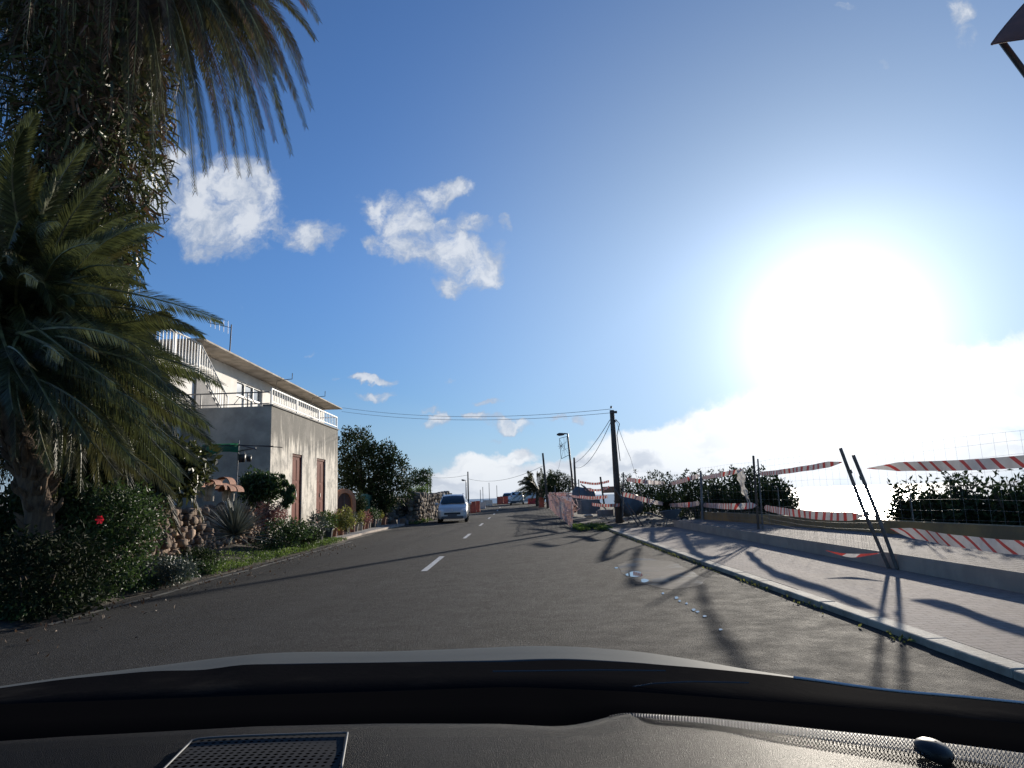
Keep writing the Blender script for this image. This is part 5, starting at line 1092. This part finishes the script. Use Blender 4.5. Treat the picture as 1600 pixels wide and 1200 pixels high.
# ------------------------------------------------------------------ shade sail at the top right corner
SS = thing('shade_canopy', 'corner of a dark brown fabric canopy in the upper right with its strut', 'canopy', (9.2, 7.5, .3))
mb = MB(); tip = at(1550, 69, 7.0); rows = []
A = at(1610, -30, 7.6); B2 = at(1760, -160, 9.5); C2 = at(1700, 50, 6.0)
for i in range(9):
    t = i/8; l = tip.lerp(A, t) if t < .5 else tip.lerp(A, .5).lerp(B2, (t-.5)*2); l = bez(tip, at(1586, 14, 7.3), B2, t); r = bez(tip, at(1590, 60, 6.9), C2, t); rows.append([l.lerp(r, s/6)+Vector((0, 0, .25*t*sin(pi*s/6))) for s in range(7)])
mb.grid(rows); mb.build('fabric', 'canvas', SS, solid=.012, smooth=True)
mb = MB(); mb.tube([bez(tip, at(1586, 14, 7.3), B2, t/10) for t in range(11)], .016, 5); mb.tube([bez(tip, at(1590, 60, 6.9), C2, t/10) for t in range(11)], .012, 5); mb.build('hem', 'canvas', SS)
mb = MB(); q0 = at(1563, 62, 7.1); q1 = at(1606, 120, 7.1); q2 = q1+(q1-q0)*1.6; mb.tube([q0, q1, q2], .035, 8); mb.tube([Vector((q2.x, 7.1, .25)), Vector((q2.x, 7.1, q2.z+.3))], .045, 10); mb.build('strut', 'darkmetal', SS)

# ------------------------------------------------------------------ own car seen from the driver's seat
EC = thing('car', 'own car seen from inside: grey bonnet edge, wiper cowl and black dashboard', 'car', (0, .6, 0))
def lin(tab, x):
    if x <= tab[0][0]: a, b = tab[0], tab[1]
    elif x >= tab[-1][0]: a, b = tab[-2], tab[-1]
    else:
        for i in range(len(tab)-1):
            if tab[i][0] <= x <= tab[i+1][0]: a, b = tab[i], tab[i+1]; break
    return a[1]+(b[1]-a[1])*(x-a[0])/(b[0]-a[0])
def smooth_lin(tab, x, w_=24): return sum(lin(tab, x+d) for d in (-w_, -w_/2, 0, w_/2, w_))/5
HT = [(-100, 1087), (0, 1072), (100, 1058), (240, 1041), (340, 1028), (420, 1020), (480, 1018.5), (600, 1018), (700, 1014.5), (780, 1011), (820, 1009), (900, 1010), (1000, 1018), (1080, 1030), (1150, 1043), (1220, 1054), (1280, 1063), (1330, 1070), (1400, 1079), (1500, 1087), (1600, 1097), (1700, 1108)]
HB = [(-100, 1090), (0, 1075), (100, 1061), (240, 1048), (330, 1047), (350, 1041), (390, 1037.5), (440, 1038), (520, 1036.5), (650, 1034.5), (800, 1034), (850, 1031), (900, 1031), (1000, 1036), (1100, 1044), (1200, 1054), (1280, 1063.8), (1330, 1071.5), (1400, 1080.5), (1500, 1088.5), (1600, 1098.5), (1700, 1110)]
XS = [-120+20*i for i in range(92)]
mb = MB(); rows = []
for (t, Y) in ((-1, 2.15), (-.4, 2.0), (0, 1.85), (.35, 1.62), (.7, 1.35), (1, 1.1)):
    r = []
    for x in XS:
        a, b = smooth_lin(HT, x), max(smooth_lin(HB, x), smooth_lin(HT, x)+.8)
        if t < 0: p = at(x, a, 1.85); p = Vector((p.x*(1-.04*-t), Y, p.z-.22*(-t)**1.6))
        else: p0, p1_ = at(x, a, 1.85), at(x, b, 1.1); y_ = Y; k = (1.85-Y)/.75; X_ = p0.x+(p1_.x-p0.x)*k; z_ = p0.z+(p1_.z-p0.z)*k+.010*sin(pi*k)*-1; p = Vector((X_, y_, z_))
        r.append(p)
    rows.append(r)
rows.append([p+Vector((0, -.02, -.25)) for p in rows[-1]])
mb.grid(rows); mb.build('bonnet', 'hood', EC, smooth=True, fixn=True)
mb = MB(); mb.tube([at(x, smooth_lin(HB, x)-.6, 1.09) for x in range(1240, 1720, 20)], .0022, 6); mb.build('wing_edge_glint', 'bright', EC, smooth=True)  # pale tube along the wing edge: its highlight is put into the colour
mb = MB()   # roof, pillars and doors of the cabin round the camera (behind and above the lens)
mb.grid([[Vector((x, y, 1.62-.05*(x/.72)**2-.02*((y+.6)/1.2)**2)) for x in (-.72, -.4, 0, .4, .72)] for y in (.06, -.6, -1.4, -2.0)])
for sx in (-1, 1):
    mb.box((sx*.84-.03, -2.0, .35), (sx*.84+.03, .30, 1.02))
mb.box((-.8, -2.05, .35), (.8, -2.0, 1.55)); mb.build('cabin', 'dash', EC, solid=.03)
for sx in (-1, 1):
    mb = MB(); mb.tube([(sx*.78, .62, 1.08), (sx*.72, .1, 1.57)], .035, 8); mb.build('pillar', 'dash', EC)
FT = [(-100, 1104), (0, 1100), (240, 1092), (400, 1086), (600, 1080), (800, 1073), (1000, 1081), (1200, 1096), (1400, 1111), (1600, 1131), (1720, 1142)]
mb = MB(); mb.grid([[at(x, smooth_lin(HB, x)+.2, 1.095) for x in XS], [at(x, smooth_lin(HB, x)*.6+smooth_lin(FT, x)*.4, .98)-Vector((0, 0, .004)) for x in XS], [at(x, smooth_lin(FT, x)+4, .84) for x in XS], [at(x, smooth_lin(FT, x)+40, .82) for x in XS]])
mb.build('cowl', 'cowl', EC, smooth=True, fixn=True)
for tab in ([(770, 1049), (850, 1048), (940, 1047), (1040, 1048)], [(960, 1078), (1020, 1068), (1080, 1065), (1180, 1067)]):
    mb = MB(); mb.tube([at(x, lin(tab, x), .90) for x in range(tab[0][0], tab[-1][0]+1, 15)], .0009, 6); mb.build('wiper', 'bumper', EC)  # thin grey lines: highlights along the wipers put into shape and colour
DT = [(-100, 1168), (0, 1158), (100, 1151), (200, 1146), (400, 1135), (600, 1130.5), (780, 1131), (860, 1135), (890, 1134), (930, 1126), (960, 1117), (980, 1114), (1100, 1121), (1200, 1131), (1300, 1142), (1400, 1152), (1500, 1164), (1600, 1177), (1720, 1193)]
mb = MB(); mb.grid([[at(x, smooth_lin(FT, x), .80) for x in XS], [at(x, smooth_lin(FT, x)*.5+smooth_lin(DT, x, 8)*.5, .72) for x in XS], [at(x, smooth_lin(DT, x, 8)+3, .64) for x in XS], [at(x, smooth_lin(DT, x, 8)+30, .62) for x in XS]])
mb.build('windscreen_border', 'frit', EC, smooth=True, fixn=True)
mb = MB(); rows = []
for (k, Y) in ((0, .625), (.004, .60), (.010, .57), (.012, .52), (.010, .45), (.002, .38), (-.02, .30), (-.06, .24), (-.16, .2)):
    r = []
    for x in XS:
        wk = min(1, max(0, (.60-Y)/.05)); p = at(x, smooth_lin(DT, x, 8)*(1-wk)+wk*(smooth_lin(DT, x, 160)+5), .625); r.append(Vector((p.x*(1 if Y > .3 else 1), Y, p.z+k*.9)))
    rows.append(r)
rows.insert(0, [p+Vector((0, .004, -.05)) for p in rows[0]])
mb.grid(rows); DB = mb.build('dashboard', 'dash', EC, smooth=True, fixn=True)
def dpt(px, py, lift=.0):   # point on the dashboard surface seen at a pixel
    d = ray(px, py); Y = .6
    for it in range(12):
        p = CAM+d*(Y/d.y)
        # local dashboard height at this X, Y
        xx = 800+p.x*FPX/.625*1.0; wk = min(1, max(0, (.60-Y)/.05)); q = at(min(max(xx, -120), 1700), smooth_lin(DT, xx, 8)*(1-wk)+wk*(smooth_lin(DT, xx, 160)+5), .625)
        tab = [(.2, -.144), (.24, -.054), (.30, -.018), (.38, .0018), (.45, .009), (.52, .0108), (.57, .009), (.60, .0036), (.625, 0)]
        z = q.z+lin(tab, Y)+lift; t = (z-EYE)/d.z; Y = max(.25, min(.622, d.y*t))
    return CAM+d*(Y/d.y)
mb = MB()   # speaker grille
def grl(u, v): x0 = 300-58*v; x1 = 543-10*v; return (x0+(x1-x0)*u, 1158-12*u**.5-1.0+58*v)
def gh(t, V, c, b):
    vo = t.new('ShaderNodeTexVoronoi'); vo.inputs['Randomness'].default_value = 0.0; t.put(vo.inputs['Vector'], V); vo.inputs['Scale'].default_value = 170
    return t.mix(t.ramp(vo.outputs['Distance'], .25, .40), (0.0, .0, .0, 1), (0.06, .06, .06, 1))
M['grille'] = mat('grille', (.02,)*3, .5, hook=gh, ior=1.001)
mb.grid([[dpt(*grl(u/24, v/8), .0025) for u in range(25)] for v in range(9)]); subpart(mb, 'speaker_grille', 'grille', DB)
rim = [dpt(*grl(0, v/6), .004) for v in range(6, -1, -1)]+[dpt(*grl(u/20, 0), .004) for u in range(1, 21)]+[dpt(*grl(1, v/6), .004) for v in range(1, 7)]
mb = MB(); mb.tube(rim, .0009, 6); subpart(mb, 'grille_rim', 'bumper', DB, smooth=True)
mb = MB()   # defroster vent lattice: rows of slanted ribs
VT = [(x, y) for x, y in DT if x >= 950]
def vlow(x): return 3+ (x-950)*.036
x = 955.0
while x < 1660:
    h = vlow(x); st_ = 4.2+(x-950)*.0045
    for j in range(3):
        y0 = smooth_lin(DT, x, 8)+h*(j)/3*1.05; y1_ = y0+h/3*1.05
        for s in (-1, 1):
            a = dpt(x+s*st_*.5, y0, .0012); b = dpt(x, y1_, .0012); mb.tube([a, b], .00042+.00000012*(x-950), 3, cap=False)
    x += st_
subpart(mb, 'defroster_vent', 'ventlat', DB)
mb = MB(); c = dpt(1459, 1173, .002); q = Matrix.Translation(c) @ Matrix.Rotation(radians(8), 4, 'X') @ Matrix.Rotation(radians(14), 4, 'Y')
mb.lathe([(.0125, -.004), (.0135, .001), (.0125, .003), (.010, .0052), (.006, .0068), (.001, .0073)], n=28, mtx=q); subpart(mb, 'light_sensor', 'sensor' if 'sensor' in M else 'black', DB, smooth=True)
